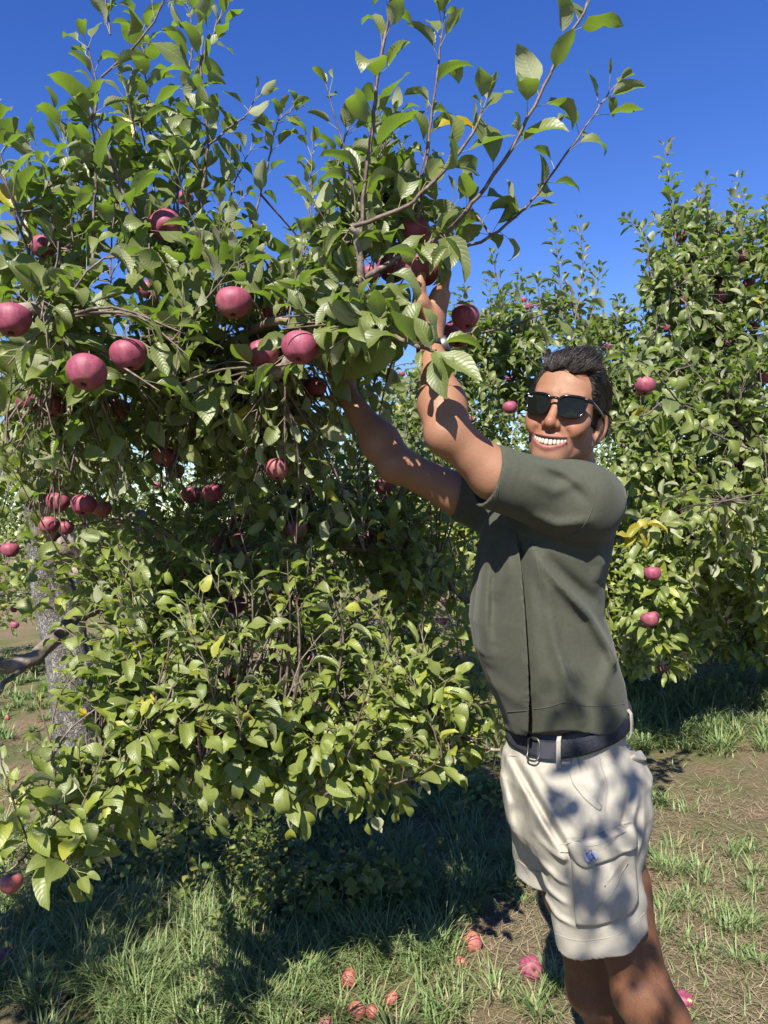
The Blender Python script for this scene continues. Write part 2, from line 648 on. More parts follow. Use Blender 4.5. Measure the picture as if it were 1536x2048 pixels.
SK_HIP_L = at(1160, 1560, 1.68)
SK_HIP_R = at(1110, 1560, 1.80)
KN_L = at(1288, 1985, 1.61)
KN_R = at(1187, 1975, 1.86)
_down = np.array([0.10, 0.02, -1.0])
AN_L = KN_L + np.array([0.085, 0.03, 0.085 - KN_L[2]])
AN_R = KN_R + np.array([0.075, 0.02, 0.085 - KN_R[2]])
SH_L = at(1132, 1012, 1.60)
UP_L = at(990, 950, 1.515)
EL_L = at(896, 866, 1.50)
WR_L = at(860, 688, 1.63)
SH_R = at(1010, 1000, 1.87)
UP_R = at(915, 988, 1.86)
EL_R = at(792, 928, 1.85)
WR_R = at(694, 792, 1.94)
NECK0 = hw((0, 0.030, -0.055))
NECK1 = at(1146, 985, 1.71)
CHEST = at(1105, 1090, YB)
WAIST = at(1120, 1330, YB)
PELV = at(1133, 1500, YB)


def lerp(a, b, t):
    return np.asarray(a) * (1 - t) + np.asarray(b) * t


def limb_arm(P, S, E, W, near):
    fa = nrm(W - E)
    U = UP_L if near else UP_R
    d = rc(P, S, U, 0.053, 0.0485)
    d = smin(d, rc(P, U, E, 0.0485, 0.0385), 0.018)
    d = smin(d, rc(P, E, lerp(E, W, 0.30), 0.0380, 0.0410), 0.03)
    d = smin(d, rc(P, lerp(E, W, 0.30), W, 0.0410, 0.0258), 0.04)
    ol = E - 0.012 * nrm(nrm(S - E) + nrm(W - E))
    d = smin(d, sph(P, ol, 0.026), 0.03)
    return d


# hands: joints laid out where the fingers close on the fruit
def hand_sdf(P, palm, fingers, thumb):
    d = None
    for a, b, ra, rb in palm:
        e = rc(P, a, b, ra, rb)
        d = e if d is None else smin(d, e, 0.014)
    for fpts, r in fingers:
        n = len(fpts)
        e = chain(P, fpts, [r * (1.06 - 0.12 * i) for i in range(n)], 0.004)
        d = smin(d, e, 0.006)
    e = chain(P, thumb[0], thumb[1], 0.008)
    return smin(d, e, 0.008)


# near (left) hand: wrist below, fingers up and round the apple
APPLE_HELD = at(846, 541, 1.655)
hN_palm = [(WR_L, at(863, 640, 1.645), 0.0275, 0.029),
           (at(858, 640, 1.640), at(878, 588, 1.640), 0.024, 0.0175),
           (at(868, 640, 1.655), at(886, 590, 1.665), 0.022, 0.0165),
           (at(866, 642, 1.665), at(882, 596, 1.690), 0.021, 0.0155)]
hN_f = [(A((880, 586, 1.630), (887, 552, 1.622), (881, 522, 1.630), (864, 507, 1.642)), 0.0098),
        (A((886, 586, 1.652), (894, 548, 1.650), (886, 514, 1.655), (866, 500, 1.660)), 0.0100),
        (A((886, 588, 1.675), (893, 552, 1.684), (884, 520, 1.688), (862, 507, 1.684)), 0.0096),
        (A((881, 592, 1.694), (886, 562, 1.706), (876, 538, 1.708), (858, 527, 1.700)), 0.0086)]
hN_t = (A((856, 640, 1.630), (842, 606, 1.612), (838, 575, 1.606), (843, 553, 1.612)), (0.0215, 0.0175, 0.0125, 0.0098))
# far (right) hand, closing round a twig among the leaves
hF_palm = [(WR_R, at(688, 762, 1.95), 0.0265, 0.027),
           (at(688, 765, 1.945), at(672, 722, 1.94), 0.023, 0.0165),
           (at(690, 765, 1.955), at(684, 720, 1.955), 0.022, 0.0165),
           (at(692, 766, 1.965), at(696, 724, 1.965), 0.021, 0.015)]
hF_f = [(A((671, 720, 1.935), (668, 692, 1.925), (676, 676, 1.905), (690, 680, 1.895)), 0.0095),
        (A((681, 718, 1.950), (680, 688, 1.942), (688, 671, 1.920), (702, 676, 1.908)), 0.0098),
        (A((690, 718, 1.960), (692, 690, 1.955), (700, 674, 1.935), (712, 680, 1.922)), 0.0094),
        (A((698, 722, 1.968), (702, 700, 1.965), (710, 688, 1.948), (719, 694, 1.935)), 0.0084)]
hF_t = (A((680, 764, 1.935), (664, 738, 1.915), (664, 715, 1.900), (674, 700, 1.892)), (0.021, 0.017, 0.0122, 0.0096))


def leg_sdf(P, Hp, K, An):
    sh = lerp(K, An, 0.30) + np.array([0.022, 0.0, 0])
    d = rc(P, Hp, lerp(Hp, K, 0.5), 0.075, 0.072)
    d = smin(d, rc(P, lerp(Hp, K, 0.5), K, 0.072, 0.054), 0.04)
    d = smin(d, sph(P, K + np.array([-0.012, 0, 0.0]), 0.050), 0.03)
    d = smin(d, rc(P, K, lerp(K, An, 0.5), 0.052, 0.046), 0.03)
    d = smin(d, ell(P, sh, (0.056, 0.055, 0.11)), 0.03)
    d = smin(d, rc(P, lerp(K, An, 0.5), An, 0.046, 0.034), 0.03)
    return d


def boxed(P, out, lo, hi, f, comb):
    """Evaluate f only near its box."""
    m = np.all((P > lo) & (P < hi), axis=1)
    if m.any():
        out[m] = comb(out[m], f(P[m]))
    return out


def bb(*pts, pad=0.15):
    q = np.array(pts)
    return q.min(0) - pad, q.max(0) + pad


def body_sdf(P):
    d = rc(P, CHEST, PELV, 0.085, 0.095)
    d = smin(d, rc(P, SH_L, SH_R, 0.055, 0.055), 0.06)
    d = smin(d, rc(P, NECK1, CHEST, 0.06, 0.09), 0.05)
    d = smin(d, rc(P, SK_HIP_L, SK_HIP_R, 0.085, 0.085), 0.05)
    d = smin(d, rc(P, NECK0, NECK1, 0.056, 0.060), 0.03)
    for S, E, W, near in ((SH_L, EL_L, WR_L, True), (SH_R, EL_R, WR_R, False)):
        lo, hi = bb(S, E, W, pad=0.2)
        boxed(P, d, lo, hi, lambda q: limb_arm(q, S, E, W, near), lambda a, b: smin(a, b, 0.025))
    for K, An, Hp in ((KN_L, AN_L, SK_HIP_L), (KN_R, AN_R, SK_HIP_R)):
        lo, hi = bb(K, An, Hp, pad=0.2)
        boxed(P, d, lo, hi, lambda q: leg_sdf(q, Hp, K, An), lambda a, b: smin(a, b, 0.01))
    for pl, fg, th in ((hN_palm, hN_f, hN_t), (hF_palm, hF_f, hF_t)):
        pts = np.concatenate([np.array([x[0] for x in pl])] + [x[0] for x in fg] + [th[0]])
        lo, hi = bb(*pts, pad=0.06)
        boxed(P, d, lo, hi, lambda q: hand_sdf(q, pl, fg, th), lambda a, b: smin(a, b, 0.012))
    boxed(P, d, H0 - 0.2, H0 + 0.2, head_sdf, lambda a, b: smin(a, b, 0.018))
    return d


# cloth: a loft of rounded sections whose widths are measured level by level
def make_levels(rows, Y):
    out = []
    for py, l, r, b in rows:
        a0, a1 = at(l, py, Y), at(r, py, Y)
        hwid = (a1[0] - a0[0]) / 2
        a = math.sqrt(max(hwid ** 2 - (b * 0.34) ** 2, 0.05 ** 2)) / 0.94
        out.append(((a0[2] + a1[2]) / 2, (a0[0] + a1[0]) / 2, Y, a, b))
    return np.array(out[::-1])      # ascending z


SHIRT_L = make_levels([(930, 1095, 1190, .12), (952, 1060, 1206, .155), (985, 1015, 1218, .170), (1020, 985, 1218, .174), (1060, 970, 1208, .172), (1100, 962, 1206, .170),
                       (1170, 952, 1190, .166), (1230, 946, 1190, .164), (1290, 955, 1206, .164), (1360, 980, 1228, .165), (1430, 1010, 1236, .163), (1470, 1020, 1234, .162)], YB)
SHORT_L = make_levels([(1380, 1036, 1230, .145), (1475, 1034, 1230, .150), (1505, 1018, 1262, .165), (1545, 1012, 1286, .178), (1600, 1018, 1284, .18), (1650, 1024, 1276, .172), (1720, 1050, 1262, .15)], YB)


def loft(P, L, e=2.4):
    z = P[:, 2]
    cx, cy, a, b = [np.interp(z, L[:, 0], L[:, i]) for i in (1, 2, 3, 4)]
    q = np.stack([P[:, 0] - cx, P[:, 1] - cy], 1)
    u = np.abs(q @ FW[:2]) / a
    v = np.abs(q @ LF[:2]) / b
    k = np.maximum((u ** e + v ** e) ** (1 / e), 1e-4)
    r = np.linalg.norm(q, axis=1)
    d = r * (1 - 1 / k)
    d = np.where(r < 0.03, -0.08, d)
    return d


def px_line(pts, Y):
    q = A(*[(x, y, Y) for x, y in pts])
    return [(p[0], p[2]) for p in q]


def fold(X, Z, pts, w, amp, Y=1.56):
    d, s, t = poly_dist2(X, Z, px_line(pts, Y))
    return amp * np.exp(-(d / w) ** 2) * np.clip(np.sin(np.clip(t, 0.02, 0.98) * math.pi), 0, 1) ** 0.5


SL_A, SL_B = at(1160, 1006, 1.575), at(974, 951, 1.515)     # near sleeve axis
SR_A, SR_B = at(1015, 1005, 1.86), at(915, 985, 1.86)     # far sleeve axis
HEM_N = nrm(np.array([-0.05, 0.17, 1.0]))
HEM_P = at(1130, 1474, 1.54)


def shirt_outer(P):
    X, Z = P[:, 0], P[:, 2]
    d = loft(P, SHIRT_L, 2.3)
    far = np.abs(smin(smin(d, rc(P, SL_A, SL_B, 0.08, 0.0635), 0.03), rc(P, SR_A, SR_B, 0.09, 0.07), 0.03)) > 0.05
    if far.all():
        return np.minimum(np.minimum(np.maximum(d, Z - at(1140, 920, YB)[2]), rc(P, SL_A, SL_B, 0.08, 0.0635)), rc(P, SR_A, SR_B, 0.09, 0.07))
    top = smax(d, (P - at(1140, 948, YB)) @ nrm(np.array([0.10, 0.0, 1.0])), 0.07)
    d = top
    # shoulder blade pushed up and back by the raised arm
    d = smin(d, ell(P, at(1180, 1004, 1.63), (0.056, 0.095, 0.054)), 0.06)
    sl = rc(P, SL_A, SL_B, 0.075, 0.0635)
    sl = smin(sl, rc(P, at(1135, 990, 1.62), SL_A, 0.065, 0.075), 0.05)
    sr = rc(P, SR_A, SR_B, 0.088, 0.066)
    sr = smin(sr, rc(P, at(1080, 985, 1.80), SR_A, 0.07, 0.085), 0.05)
    near = np.abs(smin(smin(d, sl, 0.016), sr, 0.03)) < 0.026
    fd, fg = np.zeros_like(d), np.zeros_like(d)
    if near.any():
        fd[near], fg[near] = shirt_folds(P[near])
    d = d - fd
    d = smin(d, sl - fg, 0.016)
    d = smin(d, sr, 0.03)
    return d


def shirt_folds(P):
    X, Z = P[:, 0], P[:, 2]
    front = np.clip((YB - P[:, 1]) / 0.06, 0, 1)
    f = 0
    # folds that fall from the arm pit
    f += fold(X, Z, [(1066, 1098), (1112, 1165), (1180, 1235), (1222, 1300), (1240, 1340)], 0.011, 0.012)
    f += fold(X, Z, [(1062, 1100), (1090, 1180), (1110, 1290), (1135, 1380), (1160, 1440)], 0.012, 0.010)
    f -= fold(X, Z, [(1085, 1110), (1140, 1160), (1205, 1215)], 0.014, 0.008)
    f -= fold(X, Z, [(1080, 1160), (1100, 1230), (1120, 1320)], 0.012, 0.006)
    f += fold(X, Z, [(1000, 1080), (985, 1160), (975, 1260), (990, 1340)], 0.016, 0.007)
    f += fold(X, Z, [(1028, 1070), (1018, 1130), (1005, 1200)], 0.009, 0.007)
    f -= fold(X, Z, [(1012, 1090), (1000, 1180), (1000, 1300)], 0.014, 0.006)
    f += fold(X, Z, [(1190, 1090), (1205, 1130), (1200, 1170)], 0.014, 0.006)
    f += fold(X, Z, [(1200, 1390), (1230, 1330), (1240, 1300)], 0.016, 0.006)
    f += fold(X, Z, [(1000, 1385), (1040, 1410), (1080, 1380)], 0.014, 0.003)
    # the long sharp fold down the side: cloth on its right laps over the cloth on its left
    dd, ss, tt = poly_dist2(X, Z, px_line([(1040, 1060), (1044, 1130), (1050, 1220), (1056, 1320), (1062, 1400), (1064, 1470)], 1.56))
    sd = dd * -ss
    env = np.clip(tt * 4, 0, 1)
    f += env * np.where(sd > 0, 0.013 * np.exp(-sd / 0.035), -0.006 * np.exp(-(sd / 0.012) ** 2))
    f = f * 2.1
    f += 0.0045 * smooth_noise(P * np.array([1, 1, 0.45]), 26, 11) + 0.0012 * smooth_noise(P, 70, 12)
    f = f * front + 0.003 * smooth_noise(P * np.array([1, 1, 0.4]), 22, 3) * (1 - front)
    # wrinkles pulled across the sleeve
    g = fold(X, Z, [(1150, 960), (1090, 985), (1040, 960)], 0.012, 0.004) + fold(X, Z, [(1165, 1040), (1100, 1050), (1050, 1030)], 0.012, 0.006)
    g += fold(X, Z, [(1060, 930), (1110, 945), (1160, 985)], 0.010, 0.005) - fold(X, Z, [(1075, 950), (1120, 970), (1160, 1010)], 0.010, 0.004)
    g = g * 1.6 + 0.0042 * smooth_noise(P, 34, 5)
    return f, g * np.clip((X - SL_B[0] - 0.02) / 0.03, 0, 1)


def shirt_sdf(P):
    d = shirt_outer(P)
    # openings
    ax = nrm(SL_B - SL_A)
    cut = (P - SL_B) @ ax
    near_sleeve = rc(P, SL_A, SL_B + ax * 0.1, 0.13, 0.10)
    d = np.where(near_sleeve < 0, np.maximum(d, cut), d)
    inner = rc(P, SL_A, SL_B, 0.067, 0.0555)
    d = smax(d, -np.maximum(inner, -(cut + 0.03)), 0.002)
    ar = nrm(SR_B - SR_A)
    cutr = (P - SR_B) @ ar
    fs = rc(P, SR_A, SR_B + ar * 0.1, 0.14, 0.11)
    d = np.where(fs < 0, np.maximum(d, cutr), d)
    innr = rc(P, SR_A, SR_B, 0.079, 0.0575)
    d = smax(d, -np.maximum(innr, -(cutr + 0.04)), 0.002)
    # hem, with the inside hollowed
    wav = 0.006 * np.sin(P[:, 0] * 22 + 1.0) + 0.004 * np.sin(P[:, 0] * 41)
    hz = (HEM_P - P) @ HEM_N + wav
    d = np.maximum(d, hz)
    hol = loft(P, SHIRT_L, 2.3) + 0.012
    d = np.maximum(d, -np.maximum(hol, -(hz + 0.06)))
    # neck
    neck = rc(P, NECK1 + (NECK0 - NECK1) * 0.06, NECK0 + (NECK0 - NECK1) * 0.3, 0.0665, 0.072)
    d = smax(d, -neck, 0.004)
    return d


HML_A, HML_B = at(1166, 1630, 1.615), at(1204, 1868, 1.605)
HMR_A, HMR_B = at(1100, 1630, 1.845), at(1112, 1748, 1.85)


def shorts_outer(P):
    X, Z = P[:, 0], P[:, 2]
    d = loft(P, SHORT_L, 2.3)
    crotch_z = at(1150, 1690, YB)[2]
    d = smax(d, crotch_z - Z, 0.05)
    d = np.maximum(d, (P - np.array([at(1130, 1474, YB)[0], YB, 1.024])) @ nrm(np.array([-0.28, -0.10, 1.0])))
    ln = rc(P, HML_A, HML_B + nrm(HML_B - HML_A) * 0.1, 0.104, 0.0905)
    lr = rc(P, HMR_A, HMR_B + nrm(HMR_B - HMR_A) * 0.1, 0.100, 0.0885)
    d = smin(d, ln, 0.035)
    d = smin(d, lr, 0.03)
    near = np.abs(d) < 0.026
    if near.any():
        d[near] -= shorts_folds(P[near])
    return d


def shorts_folds(P):
    X, Z = P[:, 0], P[:, 2]
    f = 0
    f += fold(X, Z, [(1022, 1530), (1060, 1600), (1095, 1660), (1120, 1700)], 0.010, 0.009, 1.6)
    f += fold(X, Z, [(1045, 1520), (1085, 1590), (1120, 1650), (1150, 1680)], 0.010, 0.008, 1.6)
    f -= fold(X, Z, [(1035, 1540), (1072, 1600), (1110, 1665)], 0.008, 0.006, 1.6)
    f += fold(X, Z, [(1012, 1560), (1030, 1640), (1040, 1700)], 0.008, 0.006, 1.6)
    f += fold(X, Z, [(1075, 1530), (1105, 1580), (1135, 1620)], 0.008, 0.005, 1.6)
    f += fold(X, Z, [(1265, 1560), (1235, 1640), (1215, 1680)], 0.010, 0.007, 1.6)
    f -= fold(X, Z, [(1250, 1560), (1225, 1620), (1205, 1670)], 0.008, 0.005, 1.6)
    f += fold(X, Z, [(1090, 1745), (1110, 1755), (1135, 1758)], 0.007, 0.005, 1.55)
    f += fold(X, Z, [(1092, 1790), (1112, 1800), (1135, 1798)], 0.007, 0.004, 1.55)
    f += fold(X, Z, [(1098, 1830), (1118, 1840), (1150, 1842)], 0.007, 0.004, 1.55)
    f += fold(X, Z, [(1085, 1690), (1110, 1705), (1130, 1705)], 0.007, 0.005, 1.55)
    f += fold(X, Z, [(1250, 1690), (1270, 1640), (1275, 1600)], 0.009, 0.005, 1.6)
    front = np.clip((YB + 0.05 - P[:, 1]) / 0.06, 0, 1)
    nzz = 0.0030 * smooth_noise(P * np.array([1, 1, 1.6]), 36, 21) + 0.0016 * smooth_noise(P, 95, 22)
    return f * front * 1.7 + nzz * 1.3


def shorts_sdf(P):
    d = shorts_outer(P)
    for a, b, r0, r1 in ((HML_A, HML_B, 0.098, 0.0795), (HMR_A, HMR_B, 0.090, 0.0765)):
        ax = nrm(b - a)
        tilt = nrm(ax + (np.array([0.20, 0.0, 0.0]) if a is HML_A else 0))
        cut = (P - b) @ tilt + 0.004 * np.sin(P[:, 0] * 60 + P[:, 1] * 40)
        reg = rc(P, lerp(a, b, 0.8), b + ax * 0.3, 0.11, 0.13)
        d = np.where(reg < 0, np.maximum(d, cut), d)
        inn = rc(P, a, b + ax * 0.1, r0, r1)
        d = smax(d, -np.maximum(inn, -(cut + 0.05)), 0.002)
    return d


def build_person():
    root = empty('person', (0.62, 1.74, 0.0), 'smiling man in olive t-shirt, cream cargo shorts and sunglasses reaching up to pick an apple', 'person')
    # ---- body
    allp = np.array([SH_L, SH_R, EL_L, EL_R, WR_L, WR_R, AN_L, AN_R, H0, at(880, 490, 1.65), at(690, 660, 1.95)])
    lo, hi = allp.min(0) - 0.16, allp.max(0) + 0.16
    lo[2] = 0.03
    V, Q = mesh_sdf(body_sdf, lo, hi, 0.0032)
    # real colouring of skin: lips, stubble, flushed cheeks, tanned legs
    base = np.tile(np.array([0.225, 0.114, 0.066]), (len(V), 1))
    p = hl(V)
    xs = np.abs(p[:, 0])
    inh = np.all(np.abs(p) < 0.16, axis=1)
    mz = -0.0750 + 5.6 * xs * xs
    up_z = 0.0042 * np.sqrt(np.clip(1 - (xs / 0.037) ** 2, 0, 1))
    lo_z = 0.0100 * np.clip(1 - (xs / 0.036) ** 2, 0, 1) ** 0.8
    dz = p[:, 2] - mz
    lipb = np.clip(1 - np.maximum(dz - up_z - 0.0085, 0) / 0.002, 0, 1) * np.clip(1 - np.maximum(-dz - lo_z - 0.0105, 0) / 0.002, 0, 1) * np.clip((0.0385 - xs) / 0.003, 0, 1)
    lipb = lipb * inh * (p[:, 1] < -0.08)
    lipb = lipb * np.clip(1.1 - (np.maximum(dz, 0) / (up_z + 0.0085 * np.clip(1.02 - (xs / 0.039) ** 2, 0.05, 1) + 1e-5)) ** 6, 0, 1)
    stub = inh * np.clip((-0.045 - p[:, 2]) / 0.02, 0, 1) * np.clip((-0.01 - p[:, 1]) / 0.03, 0, 1)
    flush = inh * np.exp(-(((xs - 0.042) / 0.02) ** 2 + ((p[:, 2] + 0.042) / 0.022) ** 2)) * (p[:, 1] < -0.04)
    nose = inh * np.exp(-((xs / 0.016) ** 2 + ((p[:, 2] + 0.042) / 0.016) ** 2)) * (p[:, 1] < -0.1)
    base = base * (1 - 0.16 * stub[:, None] * np.array([1.0, 0.75, 0.55]))
    base = base * (1 - 0.22 * (flush + nose)[:, None] * np.array([0.0, 1, 1]))
    base = base * (1 - lipb[:, None]) + lipb[:, None] * np.array([0.215, 0.085, 0.066])
    inner = inh * (p[:, 1] > -0.0955) * (np.abs(dz - (up_z - lo_z) / 2) < (up_z + lo_z) / 2 + 0.002) * (xs < 0.034) * (p[:, 1] < -0.05)
    base = base * (1 - inner[:, None]) + inner[:, None] * np.array([0.07, 0.018, 0.015])
    leg = np.clip((0.95 - V[:, 2]) / 0.05, 0, 1)[:, None]
    base = base * (1 - leg) + leg * np.array([0.112, 0.051, 0.026])
    t = NT('skin')
    g = t.geo()
    at_ = t.attr('tint').outputs['Color']
    fine = t.noise(420, 3, vec=g)
    blot = t.noise(28, 4, vec=g)
    c = t.mix(t.math('MULTIPLY', blot, 0.16), at_, (0.20, 0.062, 0.038))
    c = t.mix(t.math('MULTIPLY', t.math('GREATER_THAN', t.noise(160, 2, vec=g), 0.74), 0.22), c, (0.16, 0.07, 0.035))
    t.put(t.b.inputs['Base Color'], c)
    t.put(t.b.inputs['Roughness'], t.ramp(t.noise(45, 4, vec=g), [(0.3, (0.44, 0.44, 0.44)), (0.7, (0.66, 0.66, 0.66))]))
    t.put(t.b.inputs['Specular IOR Level'], 0.36)
    t.put(t.b.inputs['Subsurface Weight'], 0.12)
    t.put(t.b.inputs['Subsurface Radius'], (0.012, 0.004, 0.002))
    t.put(t.b.inputs['Subsurface Scale'], 0.5)
    t.bump(t.math('ADD', fine, t.math('MULTIPLY', t.noise(90, 3, vec=g), 0.8)), 0.4, 0.0016)
    body = link('body', mesh_np('body', V, Q, t.m, attrs={'tint': base}), root)
    # fine dark hair on shins and thighs
    fnv = np.cross(V[Q[:, 2]] - V[Q[:, 0]], V[Q[:, 3]] - V[Q[:, 1]])
    cQ = V[Q].mean(1)
    legsel = np.where((cQ[:, 2] < 0.66) & (cQ[:, 2] > 0.15))[0]
    rr = np.random.default_rng(15)
    pk = rr.choice(legsel, 5200)
    nn = nrm(fnv[pk])
    flow = np.array([0.15, 0, -1.0]) + rr.normal(size=(len(pk), 3)) * 0.45
    flow = nrm(flow - nn * np.sum(flow * nn, 1, keepdims=True))
    Lh = (0.010 + 0.012 * rr.random(len(pk)))[:, None]
    p0 = cQ[pk]
    p1 = p0 + (flow * 0.85 + nn * 0.45) * Lh * 0.5
    p2 = p0 + (flow * 1.0 + nn * 0.40) * Lh
    sd = nrm(np.cross(flow, nn)) * 0.00013
    Vh = np.stack([p0 - sd, p0 + sd, p1 - sd, p1 + sd, p2], 1).reshape(-1, 3)
    off = (np.arange(len(pk)) * 5)[:, None, None]
    hm = mesh_np('body_hair', Vh, [(np.array([[[0, 1, 3, 2]]]) + off).reshape(-1, 4), (np.array([[[2, 3, 4]]]) + off).reshape(-1, 3)], simple_mat('body_hair', (0.018, 0.012, 0.008), 0.6))
    link('body_hair', hm, root)['kind'] = 'stuff'

    # ---- teeth
    parts = []
    for i in range(-5, 6):
        xw = [0.0086, 0.0091, 0.0071, 0.0073, 0.0066, 0.0060][abs(i)]
        xc = np.sign(i) * [0, 0.0046, 0.0126, 0.0196, 0.0258, 0.0312][abs(i)]
        if i == 0:
            continue
        hgt = [0, 0.0128, 0.0116, 0.0118, 0.0100, 0.008][abs(i)]
        yc = -0.1015 + 11.0 * xc * xc
        zc = -0.0750 + 5.0 * xc * xc + 0.0042 - hgt * 0.5
        ang = np.arctan(22 * xc)
        th, nn = [], 8
        ring = np.array([(math.copysign(abs(math.cos(a)) ** 0.55, math.cos(a)), math.copysign(abs(math.sin(a)) ** 0.55, math.sin(a))) for a in np.arange(nn) * 2 * math.pi / nn + 0.39])
        rows = []
        for yy, sc in ((0.004, 1.0), (0.0, 1.0), (-0.0022, 0.88), (-0.0028, 0.5)):
            q = np.stack([ring[:, 0] * xw * 0.5 * sc, np.full(nn, yy), ring[:, 1] * hgt * 0.56 * sc], 1)
            rows.append(q)
        q = np.concatenate(rows)
        R2 = np.array([[math.cos(ang), -math.sin(ang), 0], [math.sin(ang), math.cos(ang), 0], [0, 0, 1]])
        q = q @ R2.T + np.array([xc, yc, zc])
        ii = np.arange(3)[:, None] * nn + np.arange(nn)
        jj = np.arange(3)[:, None] * nn + (np.arange(nn) + 1) % nn
        Qt = np.stack([ii, jj, jj + nn, ii + nn], -1).reshape(-1, 4)
        o = 3 * nn
        cap = np.array([[o, o + 1, o + 2, o + 3], [o, o + 3, o + 4, o + 7], [o + 4, o + 5, o + 6, o + 7]])
        parts.append((hw(q), np.concatenate([Qt, cap])[:, ::-1]))
    V, Q = merge(parts)
    tm = simple_mat('tooth_enamel', (0.36, 0.335, 0.285), 0.3)
    link('teeth', mesh_np('teeth', V, Q, tm), root)

    # ---- t-shirt
    t = NT('olive_jersey')
    g = t.geo()
    wv = t.noise(900, 2, vec=g)
    w2 = t.noise(120, 5, 0.7, vec=g)
    big = t.noise(7, 3, vec=g)
    c = t.ramp(w2, [(0.3, (0.037, 0.040, 0.028)), (0.7, (0.051, 0.054, 0.038))])
    c = t.mix(t.math('MULTIPLY', big, 0.18), c, (0.058, 0.062, 0.048))
    t.put(t.b.inputs['Base Color'], c)
    t.set(Roughness=0.88)
    t.put(t.b.inputs['Specular IOR Level'], 0.25)
    t.put(t.b.inputs['Sheen Weight'], 0.06)
    t.put(t.b.inputs['Sheen Roughness'], 0.5)
    t.bump(t.math('ADD', wv, t.math('MULTIPLY', w2, 0.5)), 0.25, 0.0012)
    lo = np.array([at(880, 1000, 1.86)[0] - 0.05, 1.36, HEM_P[2] - 0.06])
    hi = np.array([at(1260, 1000, 1.75)[0] + 0.08, 2.02, at(1140, 890, 1.7)[2] + 0.05])
    V, Q = mesh_sdf(shirt_sdf, lo, hi, 0.0039)
    shirt = link('t_shirt', mesh_np('t_shirt', V, Q, t.m), root)
    shirt['label'] = 'loose olive green short sleeved t-shirt'
    bv_shirt = BVHTree.FromPolygons(V.tolist(), Q.tolist())
    seam_m = simple_mat('shirt_stitching', (0.050, 0.054, 0.042), 0.9)
    seams = [[(1172, 938), (1183, 960), (1188, 990), (1183, 1020), (1168, 1050), (1143, 1072), (1110, 1084), (1064, 1087)],
             [(1011, 893), (1006, 925), (1000, 960), (993, 1000), (989, 1020)], [(1008, 892), (1003, 925), (997, 960), (990, 1000), (986, 1020)],
             [(1014, 1424), (1040, 1422), (1060, 1420)], [(1068, 1418), (1100, 1413), (1130, 1404), (1160, 1410), (1200, 1412), (1248, 1408)],
             [(1064, 1087), (1076, 1130), (1082, 1180), (1083, 1220)]]
    for s in seams:
        project_seam(s, bv_shirt, seam_m, shirt, 'seam', 0.0011)

    # ---- shorts
    t = NT('cream_cotton')
    g = t.geo()
    wv = t.noise(700, 3, vec=g)
    w2 = t.noise(60, 6, 0.7, vec=g)
    c = t.ramp(w2, [(0.25, (0.26, 0.24, 0.20)), (0.75, (0.315, 0.294, 0.247))])
    t.put(t.b.inputs['Base Color'], c)
    t.set(Roughness=0.85)
    t.put(t.b.inputs['Specular IOR Level'], 0.25)
    t.bump(t.math('ADD', wv, t.math('MULTIPLY', w2, 1.6)), 0.35, 0.0022)
    M['cotton'] = t.m
    lo = np.array([at(1000, 1600, 1.9)[0] - 0.12, 1.40, HML_B[2] - 0.06])
    hi = np.array([at(1300, 1600, 1.75)[0] + 0.08, 2.06, at(1130, 1430, YB)[2] + 0.03])
    V, Q = mesh_sdf(shorts_sdf, lo, hi, 0.0039)
    shorts = link('cargo_shorts', mesh_np('cargo_shorts', V, Q, M['cotton']), root)
    shorts['label'] = 'cream cotton cargo shorts'
    bv = BVHTree.FromPolygons(V.tolist(), Q.tolist())
    sm = simple_mat('shorts_stitching', (0.26, 0.24, 0.195), 0.9)
    seam_px = [[(1112, 1868), (1150, 1880), (1200, 1878), (1250, 1862), (1288, 1826)],
               [(1196, 1488), (1202, 1530), (1214, 1570), (1212, 1600), (1208, 1640)],
               [(1035, 1720), (1060, 1738), (1090, 1748)],
               [(1018, 1512), (1060, 1512), (1100, 1508), (1160, 1498), (1215, 1478)]]
    for s in seam_px:
        project_seam(s, bv, sm, shorts, 'seam', 0.0010)
    # slanted hip pocket: a raised welt with the opening behind it
    patch([(1146, 1505), (1153, 1505), (1150, 1545), (1158, 1562), (1180, 1590), (1206, 1616), (1200, 1624), (1170, 1600), (1146, 1570), (1138, 1545)], bv, 0.0045, M['cotton'], shorts, 'pocket_welt')
    project_seam([(1153, 1506), (1150, 1546), (1160, 1565), (1182, 1592), (1204, 1613)], bv, simple_mat('pocket_gap', (0.16, 0.145, 0.12), 0.95), shorts, 'pocket_opening', 0.0016)
    # cargo pocket, its bellows pleat and its flap
    pk = patch([(1140, 1700), (1160, 1708), (1200, 1700), (1250, 1682), (1262, 1678), (1268, 1720), (1274, 1800), (1262, 1822), (1230, 1838), (1190, 1849), (1150, 1848), (1147, 1790)],
               bv, 0.012, M['cotton'], shorts, 'cargo_pocket', bulge=0.006)
    project_seam([(1190, 1722), (1200, 1750), (1204, 1778), (1200, 1795), (1190, 1815)], bv, sm, pk, 'pleat', 0.0014, off=0.0165)
    project_seam([(1246, 1710), (1232, 1745), (1220, 1775), (1202, 1798)], bv, sm, pk, 'pleat', 0.0011, off=0.0165)
    fl = patch([(1131, 1674), (1170, 1674), (1200, 1666), (1240, 1650), (1264, 1642), (1267, 1688), (1240, 1700), (1200, 1716), (1164, 1729), (1149, 1719), (1140, 1700)],
               bv, 0.0235, M['cotton'], shorts, 'pocket_flap', bulge=0.003)
    project_seam([(1134, 1679), (1170, 1679), (1200, 1671), (1240, 1655), (1264, 1647)], bv, sm, fl, 'seam', 0.0009, off=0.0255)
    lm = NT('woven_label')
